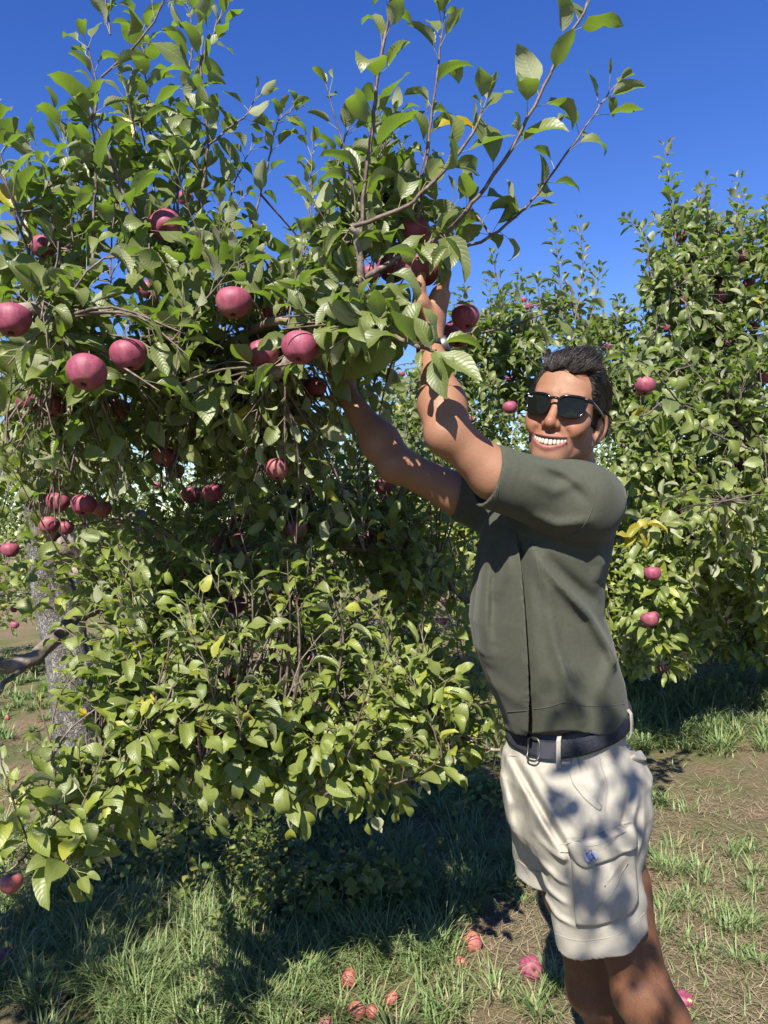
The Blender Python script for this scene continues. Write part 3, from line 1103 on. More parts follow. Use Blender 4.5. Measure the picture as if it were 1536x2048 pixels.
    lm.set(Base_Color=(0.27, 0.30, 0.40), Roughness=0.8)
    lab = patch([(1156, 1696), (1184, 1688), (1190, 1708), (1164, 1715)], bv, 0.0290, lm.m, fl, 'woven_label')
    ink = simple_mat('label_ink', (0.03, 0.05, 0.16), 0.8)
    for pts in ([(1159, 1700), (1163, 1698), (1166, 1700), (1171, 1697), (1176, 1696), (1181, 1693)],
                [(1167, 1704), (1171, 1701), (1175, 1702), (1181, 1699)],
                [(1166, 1711), (1170, 1707), (1174, 1709), (1179, 1706), (1186, 1706)]):
        project_seam(pts, bv, ink, lab, 'lettering', 0.0006, off=0.0310)
    # back pocket flap on the seat
    patch([(1262, 1508), (1280, 1500), (1291, 1518), (1292, 1528), (1272, 1524), (1258, 1516)], bv, 0.010, M['cotton'], shorts, 'back_pocket_flap')

    # ---- belt, buckle and loops
    t = NT('navy_webbing')
    g = t.geo()
    wv = t.noise(260, 2, vec=g)
    t.put(t.b.inputs['Base Color'], t.ramp(wv, [(0.35, (0.005, 0.0055, 0.010)), (0.65, (0.013, 0.015, 0.026))]))
    t.set(Roughness=0.85)
    t.bump(wv, 0.8, 0.003)
    Lz = SHORT_L
    zc = 1.014

    def ring_pt(th, z, off):
        cx, cy, a, b = [np.interp(z, Lz[:, 0], Lz[:, i]) for i in (1, 2, 3, 4)]
        e = 2.3
        cu, sv = math.cos(th), math.sin(th)
        u = math.copysign(abs(cu) ** (2 / e), cu) * (a + off)
        v = math.copysign(abs(sv) ** (2 / e), sv) * (b + off)
        return np.array([cx, cy, z]) + FW * u + LF * v
    n = 96
    V = []
    zs = [(-0.0175, 0.004), (-0.018, 0.011), (-0.011, 0.013), (0.011, 0.013), (0.018, 0.011), (0.0175, 0.004)]
    tilt = lambda th: -0.033 * math.cos(th)
    for i in range(n):
        th = 2 * math.pi * i / n
        for dz_, of in zs:
            V.append(ring_pt(th, zc + dz_ + tilt(th), of))
    V = np.array(V)
    k = len(zs)
    i = np.arange(n)[:, None]
    j = np.arange(k - 1)[None]
    Qb = np.stack([i * k + j, ((i + 1) % n) * k + j, ((i + 1) % n) * k + j + 1, i * k + j + 1], -1).reshape(-1, 4)
    belt = link('belt', mesh_np('belt', V, Qb, t.m), root)
    belt['label'] = 'navy blue woven belt'
    steel = simple_mat('buckle_metal', (0.16, 0.155, 0.15), 0.5, 1.0)
    rg = []
    for q in np.arange(24) * 2 * math.pi / 24:
        hx = math.copysign(abs(math.cos(q)) ** 0.5, math.cos(q)) * 0.105
        hz_ = math.copysign(abs(math.sin(q)) ** 0.5, math.sin(q)) * 0.023
        th = 0.30 + hx
        rg.append(ring_pt(th, zc + hz_ + tilt(th), 0.020))
    V, Q = tube(np.array(rg), 0.0022, 6, closed=True)
    link('buckle', mesh_np('buckle', V, Q, steel), belt)
    lpart = simple_mat('belt_tab', (0.03, 0.03, 0.04), 0.7)
    V = np.array([ring_pt(th, zc + z + tilt(th), 0.0175) for th in np.linspace(0.36, 0.74, 6) for z in (-0.0165, 0.0165)])
    link('tab', mesh_np('tab', V, np.array([[2 * i, 2 * i + 1, 2 * i + 3, 2 * i + 2] for i in range(5)]), lpart), belt)
    for th in (0.72, 2.05, -1.2, 3.6):
        rows = []
        for z, of in ((-0.034, 0.006), (-0.029, 0.0145), (-0.020, 0.0185), (0.0, 0.0195), (0.020, 0.0185), (0.029, 0.012)):
            for dth in (-0.034, 0.034):
                rows.append(ring_pt(th + dth, zc + z + tilt(th), of))
        V = np.array(rows)
        Q = np.array([[2 * i, 2 * i + 1, 2 * i + 3, 2 * i + 2] for i in range(5)])
        V2 = V - nrm(ring_pt(th, zc, 0.1) - ring_pt(th, zc, 0)) * 0.0035
        Vv = np.concatenate([V, V2])
        e = [[2 * i, 2 * i + 2, 2 * i + 14, 2 * i + 12] for i in range(5)] + [[2 * i + 3, 2 * i + 1, 2 * i + 13, 2 * i + 15] for i in range(5)]
        link('belt_loop', mesh_np('belt_loop', Vv, np.concatenate([Q, np.array(e)]), M['cotton'], smooth=False), shorts)

    # ---- hair
    def hair_mass(P):
        p = hl(P)
        s = p.copy()
        s[:, 0] = np.abs(s[:, 0])
        d = smin(head_sdf(P) - 0.0035, ell(p, (0, 0.022, 0.040), (0.0780, 0.0980, 0.0830)), 0.01)
        d = smin(d, ell(p, (0.006, -0.040, 0.088), (0.053, 0.046, 0.030)), 0.03)
        d = smin(d, ell(p, (0.020, -0.058, 0.092), (0.034, 0.024, 0.020)), 0.02)
        # cut the face free: hairline, temples, sideburns, nape
        hx = s[:, 0]
        line = 0.089 - 6.0 * np.maximum(hx - 0.030, 0) ** 2 * 2 + 0.006 * np.cos(hx * 120)
        front = np.maximum(p[:, 2] - line, 0)
        temple = -0.067 + 0.030 * np.clip((0.035 - p[:, 2]) / 0.05, 0, 1)     # y of the hair edge at the side
        keep_top = line - p[:, 2] + (p[:, 1] + 0.02) * 0.25
        keep_side = np.maximum(temple - p[:, 1], -0.028 - p[:, 2] - 0.9 * np.maximum(p[:, 1] - 0.02, 0))
        d = smax(d, np.minimum(keep_top, keep_side), 0.006)
        d = d - 0.0012 * smooth_noise(p * np.array([1.6, 0.6, 1]), 120, 31)
        er = np.linalg.norm((s - np.array([0.080, 0.012, -0.018])) / np.array([0.03, 0.020, 0.030]), axis=1)
        d = np.maximum(d, (1 - er) * 0.02)
        return d
    V, Q = mesh_sdf(hair_mass, H0 - 0.17, H0 + 0.17, 0.003)
    t = NT('dark_hair')
    g = t.geo()
    nzz = t.noise(260, 3, vec=g)
    t.put(t.b.inputs['Base Color'], t.ramp(nzz, [(0.3, (0.004, 0.003, 0.0026)), (0.7, (0.034, 0.026, 0.021))]))
    t.set(Roughness=0.42)
    t.put(t.b.inputs['Specular IOR Level'], 0.45)
    hair = link('hair', mesh_np('hair', V, Q, simple_mat('hair_roots', (0.012, 0.009, 0.0075), 0.8, spec=0.15)), root)
    hair['label'] = 'short dark hair swept up and back'
    # locks following the sweep of the hair
    r = np.random.default_rng(5)
    p = hl(V)
    nv = np.zeros_like(V)
    fn = np.cross(V[Q[:, 2]] - V[Q[:, 0]], V[Q[:, 3]] - V[Q[:, 1]])
    for j in range(4):
        np.add.at(nv, Q[:, j], fn)
    nl = nrm(nv) @ HR
    outw = np.linalg.norm(p / np.array([0.076, 0.097, 0.08]), axis=1)
    ok = np.where((outw > 0.98) & (p[:, 2] > -0.02))[0]
    pick = r.choice(ok, 9000)
    parts = []
    seg = 5
    for i in pick:
        b = p[i].copy()
        nn = nl[i]
        topness = np.clip((b[2] - 0.055) / 0.03, 0, 1)
        dirv = np.array([0.25 + 0.35 * (b[0] > 0) - 0.30 * (b[0] < -0.03), 0.75, 0.35 - 1.1 * np.clip((b[1] - 0.0) / 0.08, 0, 1) - 0.5 * (1 - topness)])
        if b[1] < -0.045 and b[2] > 0.06:
            dirv = np.array([0.30 + b[0] * 4, 0.35, 0.95])
        dirv = dirv + r.normal(size=3) * 0.10
        dirv = dirv - nn * (dirv @ nn)
        dirv = nrm(dirv)
        L = (0.015 + 0.042 * topness) * (0.7 + 0.6 * r.random())
        lift = (0.0014 + 0.0042 * topness * r.random()) * (3.0 if r.random() < 0.08 else 1.0)
        tt = np.linspace(0, 1, seg)[:, None]
        cv = b - nn * 0.001 + dirv * L * tt + nn * lift * np.sin(tt * math.pi * 0.8) + np.array([0.2, 0.6, -0.8]) * 0.010 * topness * tt ** 2
        cv = cv - nn * 0.5 * L * L / 0.09 * tt ** 2
        rad = (0.0005 + 0.0004 * r.random()) * (1 - 0.8 * tt[:, 0] ** 2)
        Vt, Qt = tube(hw(cv), rad, 3)
        parts.append((Vt, Qt))
    V, Q = merge(parts)
    link('locks', mesh_np('locks', V, Q, t.m), hair)
    # eyebrow ends peeping over the frame
    parts = []
    for sgn in (-1, 1):
        for q in range(70):
            x = sgn * (0.012 + 0.036 * r.random())
            z = 0.0155 + 0.004 * math.sin((abs(x) - 0.012) / 0.036 * 2.2) + r.normal() * 0.0012
            P0 = np.array([x, -0.098 + 5.5 * x * x, z])
            tt = np.linspace(0, 1, 3)[:, None]
            cv = P0 + np.array([sgn * 0.009, 0.001, 0.002]) * tt
            parts.append(tube(hw(cv), 0.00055 * (1 - 0.6 * tt[:, 0]), 3))
    V, Q = merge(parts)
    link('eyebrows', mesh_np('eyebrows', V, Q, t.m), hair)

    # ---- sunglasses
    gl = NT('black_acetate')
    gl.set(Base_Color=(0.004, 0.004, 0.004), Roughness=0.12)
    lens_m = NT('dark_lens')
    lens_m.set(Base_Color=(0.006, 0.007, 0.006), Roughness=0.04)
    lens_m.put(lens_m.b.inputs['Specular IOR Level'], 0.16)
    sg = None
    outl = []
    na = 40
    for a in np.arange(na) * 2 * math.pi / na:
        ca, sa = math.cos(a), math.sin(a)
        x = math.copysign(abs(ca) ** 0.62, ca) * 0.0262
        z = math.copysign(abs(sa) ** 0.68, sa) * 0.0208
        x *= 1.0 + 0.13 * (z / 0.0208)
        outl.append((x, z))
    outl = np.array(outl)
    parts = []

    def front_y(x):
        return -0.1155 + 4.4 * x * x
    lens_objs = []
    for sgn in (-1, 1):
        x = sgn * (0.0358 + outl[:, 0])
        z = -0.0065 + outl[:, 1] + 0.002 * (outl[:, 0] / 0.027)
        cv = np.stack([x, front_y(x), z], 1)
        # frame rim with a flat section
        up = np.clip(outl[:, 1] / 0.022, 0, 1)
        V1, Q1 = tube(hw(cv), 0.0021 + 0.0011 * up, 8, closed=True)
        parts.append((V1, Q1))
        cc = np.array([sgn * 0.0350, front_y(0.0350) + 0.0002, -0.0065])
        rows = [cc + (cv - cc) * s_ + np.array([0, -0.0022 * (1 - s_ ** 2), 0]) for s_ in (0.02, 0.35, 0.7, 1.0)]
        Vl = hw(np.concatenate(rows))
        ii = np.arange(3)[:, None] * na + np.arange(na)
        jj = np.arange(3)[:, None] * na + (np.arange(na) + 1) % na
        Ql = np.stack([ii, jj, jj + na, ii + na], -1).reshape(-1, 4)
        if sgn < 0:
            Ql = Ql[:, ::-1]
        lens_objs.append((Vl, Ql))
        # end piece and temple
        tp = np.array([(sgn * 0.0640, -0.0985, 0.0105), (sgn * 0.0700, -0.0935, 0.0098), (sgn * 0.0735, -0.085, 0.0088), (sgn * 0.0785, -0.040, 0.004), (sgn * 0.0795, 0.000, 0.0005), (sgn * 0.0785, 0.016, -0.008), (sgn * 0.077, 0.026, -0.026)])
        cvt = resample(tp, 22)
        parts.append(tube(hw(cvt), np.linspace(0.0046, 0.0028, 22), 8, flat=(HR[:, 0], 0.55)))
    br = np.array([(-0.0105, -0.1145, 0.004), (-0.005, -0.1165, 0.0062), (0, -0.117, 0.0066), (0.005, -0.1165, 0.0062), (0.0105, -0.1145, 0.004)])
    parts.append(tube(hw(resample(br, 12)), 0.0030, 8))
    V, Q = merge(parts)
    sg = link('sunglasses', mesh_np('sunglasses', V, Q, gl.m), root)
    sg['label'] = 'black framed sunglasses with dark lenses'
    for Vl, Ql in lens_objs:
        link('lens', mesh_np('lens', Vl, Ql, lens_m.m), sg)
    chrome = simple_mat('rivet_metal', (0.75, 0.75, 0.72), 0.25, 1.0)
    for sgn in (-1, 1):
        V1, Q1 = tube(hw(np.array([(sgn * (0.0608 + 0.0022 * t_), front_y(0.061) - 0.0032, 0.0128 + 0.0006 * t_) for t_ in (-1, 1)])), 0.0009, 6)
        link('rivet', mesh_np('rivet', V1, Q1, chrome), sg)
    # the small maker's mark on the lens
    fc = bpy.data.curves.new('lettering', 'FONT')
    fc.body = 'Ray-Ban'
    fc.size = 0.0042
    fc.shear = 0.3
    fc.align_x = 'CENTER'
    ink2 = simple_mat('lens_print', (0.75, 0.75, 0.75), 0.5)
    fc.materials.append(ink2)
    tmp = bpy.data.objects.new('lettering', fc)
    COL.objects.link(tmp)
    lme = bpy.data.meshes.new_from_object(tmp)
    bpy.data.objects.remove(tmp)
    tx = bpy.data.objects.new('lettering', lme)
    COL.objects.link(tx)
    tx.parent = sg
    xl = -0.0535
    nrm_l = nrm(np.array([-4.4 * 2 * abs(xl) * -1 * np.sign(xl) * -1, -1.0, 0]))
    ez = np.array([0, 0, 1.0])
    exx = nrm(np.cross(ez, nrm_l)) * 1.0
    if exx[0] < 0:
        exx = -exx
    R3 = np.stack([HR @ exx, HR @ np.cross(nrm_l, exx), HR @ nrm_l], 1)
    mt = Matrix([list(R3[i]) + [hw((xl, front_y(xl) - 0.0026, 0.0062))[i]] for i in range(3)] + [[0, 0, 0, 1]])
    tx.matrix_basis = mt
    # ---- wrist watch
    axw = nrm(WR_L - EL_L)
    cw = lerp(EL_L, WR_L, 0.93)
    side = nrm(np.cross(axw, np.array([0.1, -1, 0.2])))
    s2 = np.cross(axw, side)
    th = np.arange(32) * 2 * math.pi / 32
    ringp = cw + 0.0300 * (np.cos(th)[:, None] * side + np.sin(th)[:, None] * s2)
    V, Q = tube(ringp, 0.0085, 8, closed=True)
    # flatten the strap
    rad = (V - cw) - ((V - cw) @ axw)[:, None] * axw
    rl = np.linalg.norm(rad, axis=1, keepdims=True)
    V = cw + ((V - cw) @ axw)[:, None] * axw + rad / rl * (0.0300 + (rl - 0.0300) * 0.22)
    wt = link('wrist_watch', mesh_np('wrist_watch', V, Q, simple_mat('watch_strap', (0.012, 0.012, 0.014), 0.5)), root)
    outd = nrm(np.array([0.92, -0.38, 0.0]) - axw * (np.array([0.92, -0.38, 0.0]) @ axw))
    V1, Q1 = tube(np.array([cw + outd * q for q in (0.027, 0.0375, 0.0385)]), np.array([0.0185, 0.0185, 0.0165]), 24)
    link('watch_case', mesh_np('watch_case', V1, Q1, steel), wt)
    V1, Q1 = tube(np.array([cw + outd * q for q in (0.036, 0.0380, 0.0381)]), np.array([0.0165, 0.0165, 0.0002]), 24)
    dm = simple_mat('watch_dial', (0.10, 0.16, 0.30), 0.1)
    link('watch_dial', mesh_np('watch_dial', V1, Q1, dm), wt)
    # ---- shoes
    shoe_m = simple_mat('shoe_canvas', (0.45, 0.44, 0.42), 0.8)
    for An in (AN_L, AN_R):
        heel = An + np.array([0.03, 0.0, -0.045])
        toe = heel + FW * 0.21 + np.array([0, 0, -0.005])

        def shoe(P):
            d = rc(P, heel, toe, 0.040, 0.034)
            d = smin(d, rc(P, An + np.array([0, 0, 0.0]), heel, 0.042, 0.042), 0.02)
            return np.maximum(d, 0.004 - P[:, 2])
        lo_, hi_ = bb(heel, toe, An, pad=0.07)
        V, Q = mesh_sdf(shoe, lo_, hi_, 0.006)
        link('shoe', mesh_np('shoe', V, Q, shoe_m), root)
    return root


def cast(bv, px, py):
    o = np.array([0, 0, CAM_H])
    d = nrm(at(px, py, 1.0) - o)
    h = bv.ray_cast(Vector(o), Vector(d))
    if h[0] is None:
        return None
    n = np.array(h[1])
    if n @ d > 0:
        n = -n
    return np.array(h[0]), n


def project_seam(pts, bv, mat, parent, name, r, off=0.0004):
    """A stitched line laid on a garment's surface."""
    q = resample(np.array([(x, y, 0) for x, y in pts], float), max(10, len(pts) * 6))
    out = []
    for x, y, _ in q:
        h = cast(bv, x, y)
        if h is not None:
            out.append(h[0] + h[1] * off)
    if len(out) < 4:
        return None
    out = np.array(out)
    for _ in range(2):
        out[1:-1] = (out[:-2] + 2 * out[1:-1] + out[2:]) / 4
    V, Q = tube(out, r, 5)
    return link(name, mesh_np(name, V, Q, mat), parent)


def patch(poly, bv, off, mat, parent, name, bulge=0.0):
    """A sewn-on piece of cloth: the outline laid on the garment, with thickness and rolled edges."""
    pl = np.array(poly, float)
    # densify outline
    dens = []
    m = len(pl)
    for i in range(m):
        a, b = pl[i], pl[(i + 1) % m]
        k = max(2, int(np.hypot(*(b - a)) / 5))
        for j in range(k):
            dens.append(a + (b - a) * j / k)
    dens = np.array(dens)
    c = dens.mean(0)
    n = len(dens)
    rings = [(1.0, 0.0), (1.0, 0.75), (0.975, 1.0), (0.85, 1.0), (0.65, 1.0), (0.42, 1.0), (0.2, 1.0), (0.02, 1.0)]
    V = []
    last = None
    for s, lv in rings:
        for q in dens:
            x, y = c + (q - c) * s
            h = cast(bv, x, y)
            if h is None:
                for kk in range(1, 14):
                    x2, y2 = c + (q - c) * s * (1 - 0.02 * kk)
                    h = cast(bv, x2, y2)
                    if h is not None:
                        break
            if h is None:
                h = last
            last = h
            P0, nn = h
            b = bulge * (1 - s ** 2) if s < 1 else 0
            V.append((P0, nn, off * lv + b))
    N = np.array([v[1] for v in V]).reshape(len(rings), n, 3)
    Pp = np.array([v[0] for v in V]).reshape(len(rings), n, 3)
    O = np.array([v[2] for v in V]).reshape(len(rings), n, 1)
    for _ in range(3):
        N = (np.roll(N, 1, 1) + N * 2 + np.roll(N, -1, 1)) / 4
        N[1:-1] = (N[:-2] + 2 * N[1:-1] + N[2:]) / 4
    N = nrm(0.3 * nrm(N) + 0.7 * nrm(N.reshape(-1, 3).mean(0)))
    for _ in range(4):
        Pp[2:-1] = (Pp[1:-2] + 2 * Pp[2:-1] + Pp[3:]) / 4
        Pp = (np.roll(Pp, 1, 1) + 6 * Pp + np.roll(Pp, -1, 1)) / 8
    Vv = (Pp + N * O).reshape(-1, 3)
    k = len(rings)
    i = np.arange(k - 1)[:, None] * n
    j = np.arange(n)[None]
    j2 = (j + 1) % n
    Q = np.stack([i + j, i + j2, i + n + j2, i + n + j], -1).reshape(-1, 4)
    # orient outward
    a = Vv[Q[len(Q) // 2]]
    fnorm = np.cross(Vv[Q[:, 2]] - Vv[Q[:, 0]], Vv[Q[:, 3]] - Vv[Q[:, 1]])
    if (fnorm * N.reshape(-1, 3)[Q[:, 0]]).sum() < 0:
        Q = Q[:, ::-1]
    return link(name, mesh_np(name, Vv, Q, mat), parent)


# ------------------------------------------------------------------ leaves
def leaf_variant(nu, nv, arch, fold, twist, wave, tip, seed):
    """Unit leaf along +X, face up +Z: ovate, pointed, folded along the midrib, arching down towards the tip."""
    r = np.random.default_rng(seed)
    u = np.linspace(0, 1, nu + 1)
    v = np.linspace(-1, 1, nv + 1)
    wid = 0.285 * np.sin(math.pi * np.clip(u, 0, 1) ** 0.80) ** 0.78 * (1 - 0.20 * u)
    wid[0] = 0.012
    wid[-1] = 0.006
    # centre line bends
    ang = -math.radians(arch) * (0.10 + 0.90 * u ** 1.3) - math.radians(tip) * np.clip((u - 0.8) / 0.2, 0, 1)
    ds = 1.0 / nu
    cx = np.concatenate([[0], np.cumsum(np.cos((ang[1:] + ang[:-1]) / 2))]) * ds
    cz = np.concatenate([[0], np.cumsum(np.sin((ang[1:] + ang[:-1]) / 2))]) * ds
    U, Vv = np.meshgrid(u, v, indexing='ij')
    W = wid[:, None] * Vv
    fo = math.radians(fold) * np.clip(1.1 - 0.4 * U, 0, 1)
    edge = np.abs(Vv) * wid[:, None]
    lift = edge * np.sin(fo) + wave * 0.05 * np.sin(U * 9 + r.random() * 6 + np.sign(Vv) * 1.1) * Vv ** 2 * np.sin(math.pi * U)
    lat = np.sign(Vv) * edge * np.cos(fo)
    tw = math.radians(twist) * U
    lat2 = lat * np.cos(tw) - lift * np.sin(tw)
    lif2 = lat * np.sin(tw) + lift * np.cos(tw)
    ca, sa = np.cos(ang)[:, None], np.sin(ang)[:, None]
    X = cx[:, None] - lif2 * sa
    Z = cz[:, None] + lif2 * ca
    P = np.stack([X, lat2, Z], -1).reshape(-1, 3)
    uv = np.stack([U, (Vv + 1) / 2], -1).reshape(-1, 2)
    i = np.arange(nu)[:, None]
    j = np.arange(nv)[None]
    k = nv + 1
    Q = np.stack([i * k + j, (i + 1) * k + j, (i + 1) * k + j + 1, i * k + j + 1], -1).reshape(-1, 4)
    return P, Q, uv


LP = [(35, 16, 8, 1, 10), (70, 26, -10, 1, 20), (95, 34, 14, 1.4, 30), (20, 20, -6, 1, 5), (55, 40, 10, 1, 15),
      (115, 22, -16, 1.2, 40), (45, 10, 22, 1.6, 20), (80, 46, -20, 1, 30), (10, 30, 4, 0.8, -10), (60, 4, -8, 1.8, 25), (50, 62, 10, 1, 15), (30, 72, -8, 0.6, 10)]
VAR = {}
for lod, (nu, nv) in {'hi': (6, 4), 'med': (6, 2), 'mid': (4, 2), 'low': (3, 2)}.items():
    VAR[lod] = [leaf_variant(nu, nv, *p, 40 + i) for i, p in enumerate(LP)]
LEAF_ME = []
for i, (P, Q, uv) in enumerate(VAR['hi']):
    LEAF_ME.append(mesh_np('leaf', P, Q, M['leaf'], uv=uv))


SUNV = tuple(float(v) for v in sun_dir)


def norm3(x, y, z):
    k = math.sqrt(x * x + y * y + z * z) or 1.0
    return x / k, y / k, z / k


class Tree:
    def __init__(self, seed):
        self.r = np.random.default_rng(seed)
        self.tw = []           # twig tubes (pts, radii)
        self.pet = []          # petioles
        self.L = []            # leaves: base, x-axis*L, y-axis*L, z-axis*L, rnd, fixed
        self.limbs = []        # sampled limb points for attaching twigs
        self.gp = self.r.normal(size=30011).tolist()
        self.up = self.r.random(20011).tolist()
        self.ng = self.nu_ = 0
        self.cur = -1          # twig that the next leaves belong to
        self.stalk = None

    def g3(self):
        """Three normal deviates from a pool."""
        i = self.ng
        self.ng = (i + 3) % (len(self.gp) - 3)
        return self.gp[i], self.gp[i + 1], self.gp[i + 2]

    def u1(self):
        self.nu_ = (self.nu_ + 1) % len(self.up)
        return self.up[self.nu_]

    def leaf(self, base, d, n, L, rnd=None, wsc=None, fixed=False):
        dx, dy, dz = norm3(float(d[0]), float(d[1]), float(d[2]))
        nx, ny, nz = float(n[0]), float(n[1]), float(n[2])
        k = nx * dx + ny * dy + nz * dz
        nx, ny, nz = nx - dx * k, ny - dy * k, nz - dz * k
        if nx * nx + ny * ny + nz * nz < 1e-6:
            k = -0.3 * dy + dz
            nx, ny, nz = -dx * k, -0.3 - dy * k, 1.0 - dz * k
        nx, ny, nz = norm3(nx, ny, nz)
        wx, wy, wz = ny * dz - nz * dy, nz * dx - nx * dz, nx * dy - ny * dx
        ws = (0.92 + 0.32 * self.u1()) if wsc is None else wsc
        if rnd is None:
            hi_ = min(max((base[2] - 1.35) / 0.6, 0), 1)
            if self.u1() > 0.006:
                # two-peaked mix of dull and vivid leaves, duller towards the top
                rnd = min(max((0.46 + 0.21 * self.g3()[0]) * (0.95 - 0.45 * hi_) + 0.15 * (1 - hi_), 0), 0.95)
            else:
                rnd = 0.965 + 0.03 * self.u1()
        w = L * ws
        self.L.append(((float(base[0]), float(base[1]), float(base[2])), (dx * L, dy * L, dz * L), (wx * w, wy * w, wz * w), (nx * L, ny * L, nz * L), float(rnd), fixed, int(self.u1() * len(LP)) % len(LP), self.cur, self.stalk))
        self.stalk = None

    def leaf_on(self, P0, stem_dir, az, L, ang=58, pet=0.028, rnd=None, droop=0.25, fixed=False, erect=None):
        """A leaf with its stalk leaving a twig at P0, az round the twig."""
        sx, sy, sz = norm3(float(stem_dir[0]), float(stem_dir[1]), float(stem_dir[2]))
        px, py, pz = float(P0[0]), float(P0[1]), float(P0[2])
        if abs(sz) < 0.9:
            ax, ay, az_ = norm3(sy, -sx, 0.0)
        else:
            ax, ay, az_ = norm3(0.0, sz, -sy)
        bx, by, bz = sy * az_ - sz * ay, sz * ax - sx * az_, sx * ay - sy * ax
        ca, sa = math.cos(az), math.sin(az)
        ox, oy, oz = ax * ca + bx * sa, ay * ca + by * sa, az_ * ca + bz * sa
        if erect is None:
            erect = 0.55 * min(max((pz - 1.3) / 0.5, 0), 1)
        ang = ang * (1 - 0.32 * erect)
        droop = droop * (1 - erect) - 0.10 * erect
        g = self.g3()
        t = math.radians(ang + g[0] * 12)
        c, s = math.cos(t), math.sin(t)
        dx, dy, dz = sx * c + ox * s, sy * c + oy * s, sz * c + oz * s
        k = pet * (0.7 + 0.6 * self.u1())
        qx, qy, qz = px + dx * k, py + dy * k, pz + dz * k
        g = self.g3()
        ex, ey, ez = norm3(dx + g[0] * 0.22, dy + g[1] * 0.22, dz - droop + g[2] * 0.22)
        g = self.g3()
        e1 = 1 - erect
        nn = [(SUNV[i] * 0.75 + (sx, sy, sz)[i] * 0.25 + g[i] * 0.42 - (ox, oy, oz)[i] * 0.1 + (0.55 if i == 2 else 0)) * e1
              + erect * (-(ox, oy, oz)[i] * 0.95 + g[i] * 0.38 + (0.35 if i == 2 else 0)) for i in range(3)]
        self.stalk = ((px, py, pz), (qx + ex * 0.004, qy + ey * 0.004, qz + ez * 0.004))
        self.leaf((qx, qy, qz), (ex, ey, ez), nn, L * (0.60 + 0.58 * self.u1()), rnd, fixed=fixed)

    def shoot(self, pts, r0, r1, spacing, L, start=0.08, ang=55, fixed=False, top=True, rnd=None, droop=0.3, erect=0.8):
        """A long shoot through pts with leaves set round it."""
        pts = np.asarray(pts, float)
        ln = np.linalg.norm(np.diff(pts, axis=0), axis=1).sum()
        n = max(8, int(ln / 0.02))
        c = resample(pts, n)
        jit = self.r.normal(size=(n, 3)) * 0.0012
        c = c + jit
        self.tw.append((c, np.linspace(r0, r1, n)))
        self.limbs.append(c)
        s = ln * start + spacing * self.r.random()
        az = self.r.random() * 6.28
        tg = nrm(np.gradient(c, axis=0))
        while s < ln:
            i = min(int(s / ln * (n - 1)), n - 1)
            f = s / ln
            self.leaf_on(c[i], tg[i], az, L * (1.0 - 0.30 * f * f), ang=ang, rnd=rnd, droop=droop, fixed=fixed, erect=erect)
            az += 2.4 + self.r.normal() * 0.25
            s += spacing * (0.75 + 0.5 * self.r.random()) * (1 - 0.25 * f)
        if top:
            for k in range(3):
                self.leaf_on(c[-1], tg[-1], az + k * 2.1, L * 0.55, ang=32, rnd=rnd, droop=0.1, fixed=fixed, erect=erect)

    def spur(self, P0, d, n, L, length=0.05, rnd=None, flat=0.0, fixed=False):
        """A short side twig ending in a rosette of leaves."""
        r = self.r
        d = nrm(d)
        e = P0 + d * length
        self.tw.append((resample(np.array([P0, (P0 + e) / 2 + r.normal(size=3) * 0.004, e]), 5), np.linspace(0.0026, 0.0018, 5)))
        az = r.random() * 6.28
        for k in range(n):
            f = 0.35 + 0.65 * k / max(n - 1, 1)
            self.leaf_on(P0 + d * length * f, d, az, L, ang=68 - 22 * f, rnd=rnd, droop=0.28, fixed=fixed)
            az += 2.4

    def fill(self, blobs, L, maxlen=0.7, leaves=(5, 9), keep=None, thick=0.0035, long_shoot=0.2):
        """Twigs reaching from the nearest limb into each part of the crown, leaves along their outer half."""
        r = self.r
        LP_ = np.concatenate(self.limbs)
        for (px, py, rx, ry, y0, y1, n) in blobs:
            k = 0
            tries = 0
            while k < n and tries < n * 6:
                tries += 1
                a = r.random() * 6.28
                q = math.sqrt(r.random())
                X, Yp = px + rx * q * math.cos(a), py + ry * q * math.sin(a)
                Y = y0 + (y1 - y0) * r.random()
                c = at(X, Yp, Y)
                if c[2] < 0.12 or (keep is not None and not keep(X, Yp, Y)):
                    continue
                k += 1
                dist = np.linalg.norm(LP_ - c, axis=1) + r.random(len(LP_)) * 0.15
                b = LP_[np.argmin(dist)]
                v = c - b
                l = np.linalg.norm(v)
                if l > maxlen:
                    b = c - v / l * maxlen * (0.5 + 0.5 * r.random())
                    v = c - b
                    l = np.linalg.norm(v)
                up = np.array([0, 0, 1.0])
                mid = b + v * 0.5 + up * l * 0.10 + r.normal(size=3) * l * 0.07
                ns = max(6, int(l / 0.04))
                pts = resample(np.array([b, mid, c]), ns)
                self.tw.append((pts, np.linspace(thick * min(1.6, 0.5 + l * 2.2), 0.0015, ns)))
                self.cur = len(self.tw) - 1
                tg = nrm(np.gradient(pts, axis=0))
                nl = int(r.integers(*leaves)) + int(l * 6)
                az = r.random() * 6.28
                for j in range(nl):
                    f = 0.35 + 0.65 * (j + r.random()) / nl if l > 0.2 else r.random()
                    i = min(int(f * (ns - 1)), ns - 1)
                    d = nrm(tg[i] + up * 0.25)
                    self.leaf_on(pts[i], d, az, L, ang=60 - 14 * f)
                    az += 2.4
                if r.random() < long_shoot:
                    e = c + nrm(np.array([r.normal() * 0.35, r.normal() * 0.35, 1.0])) * (0.12 + 0.16 * r.random())
                    self.cur = len(self.tw)
                    self.shoot(np.array([c, (c + e) / 2 + r.normal(size=3) * 0.008, e]), 0.0022, 0.0013, 0.026, L * 0.9, ang=52)
                    self.limbs.pop()
                self.cur = -1

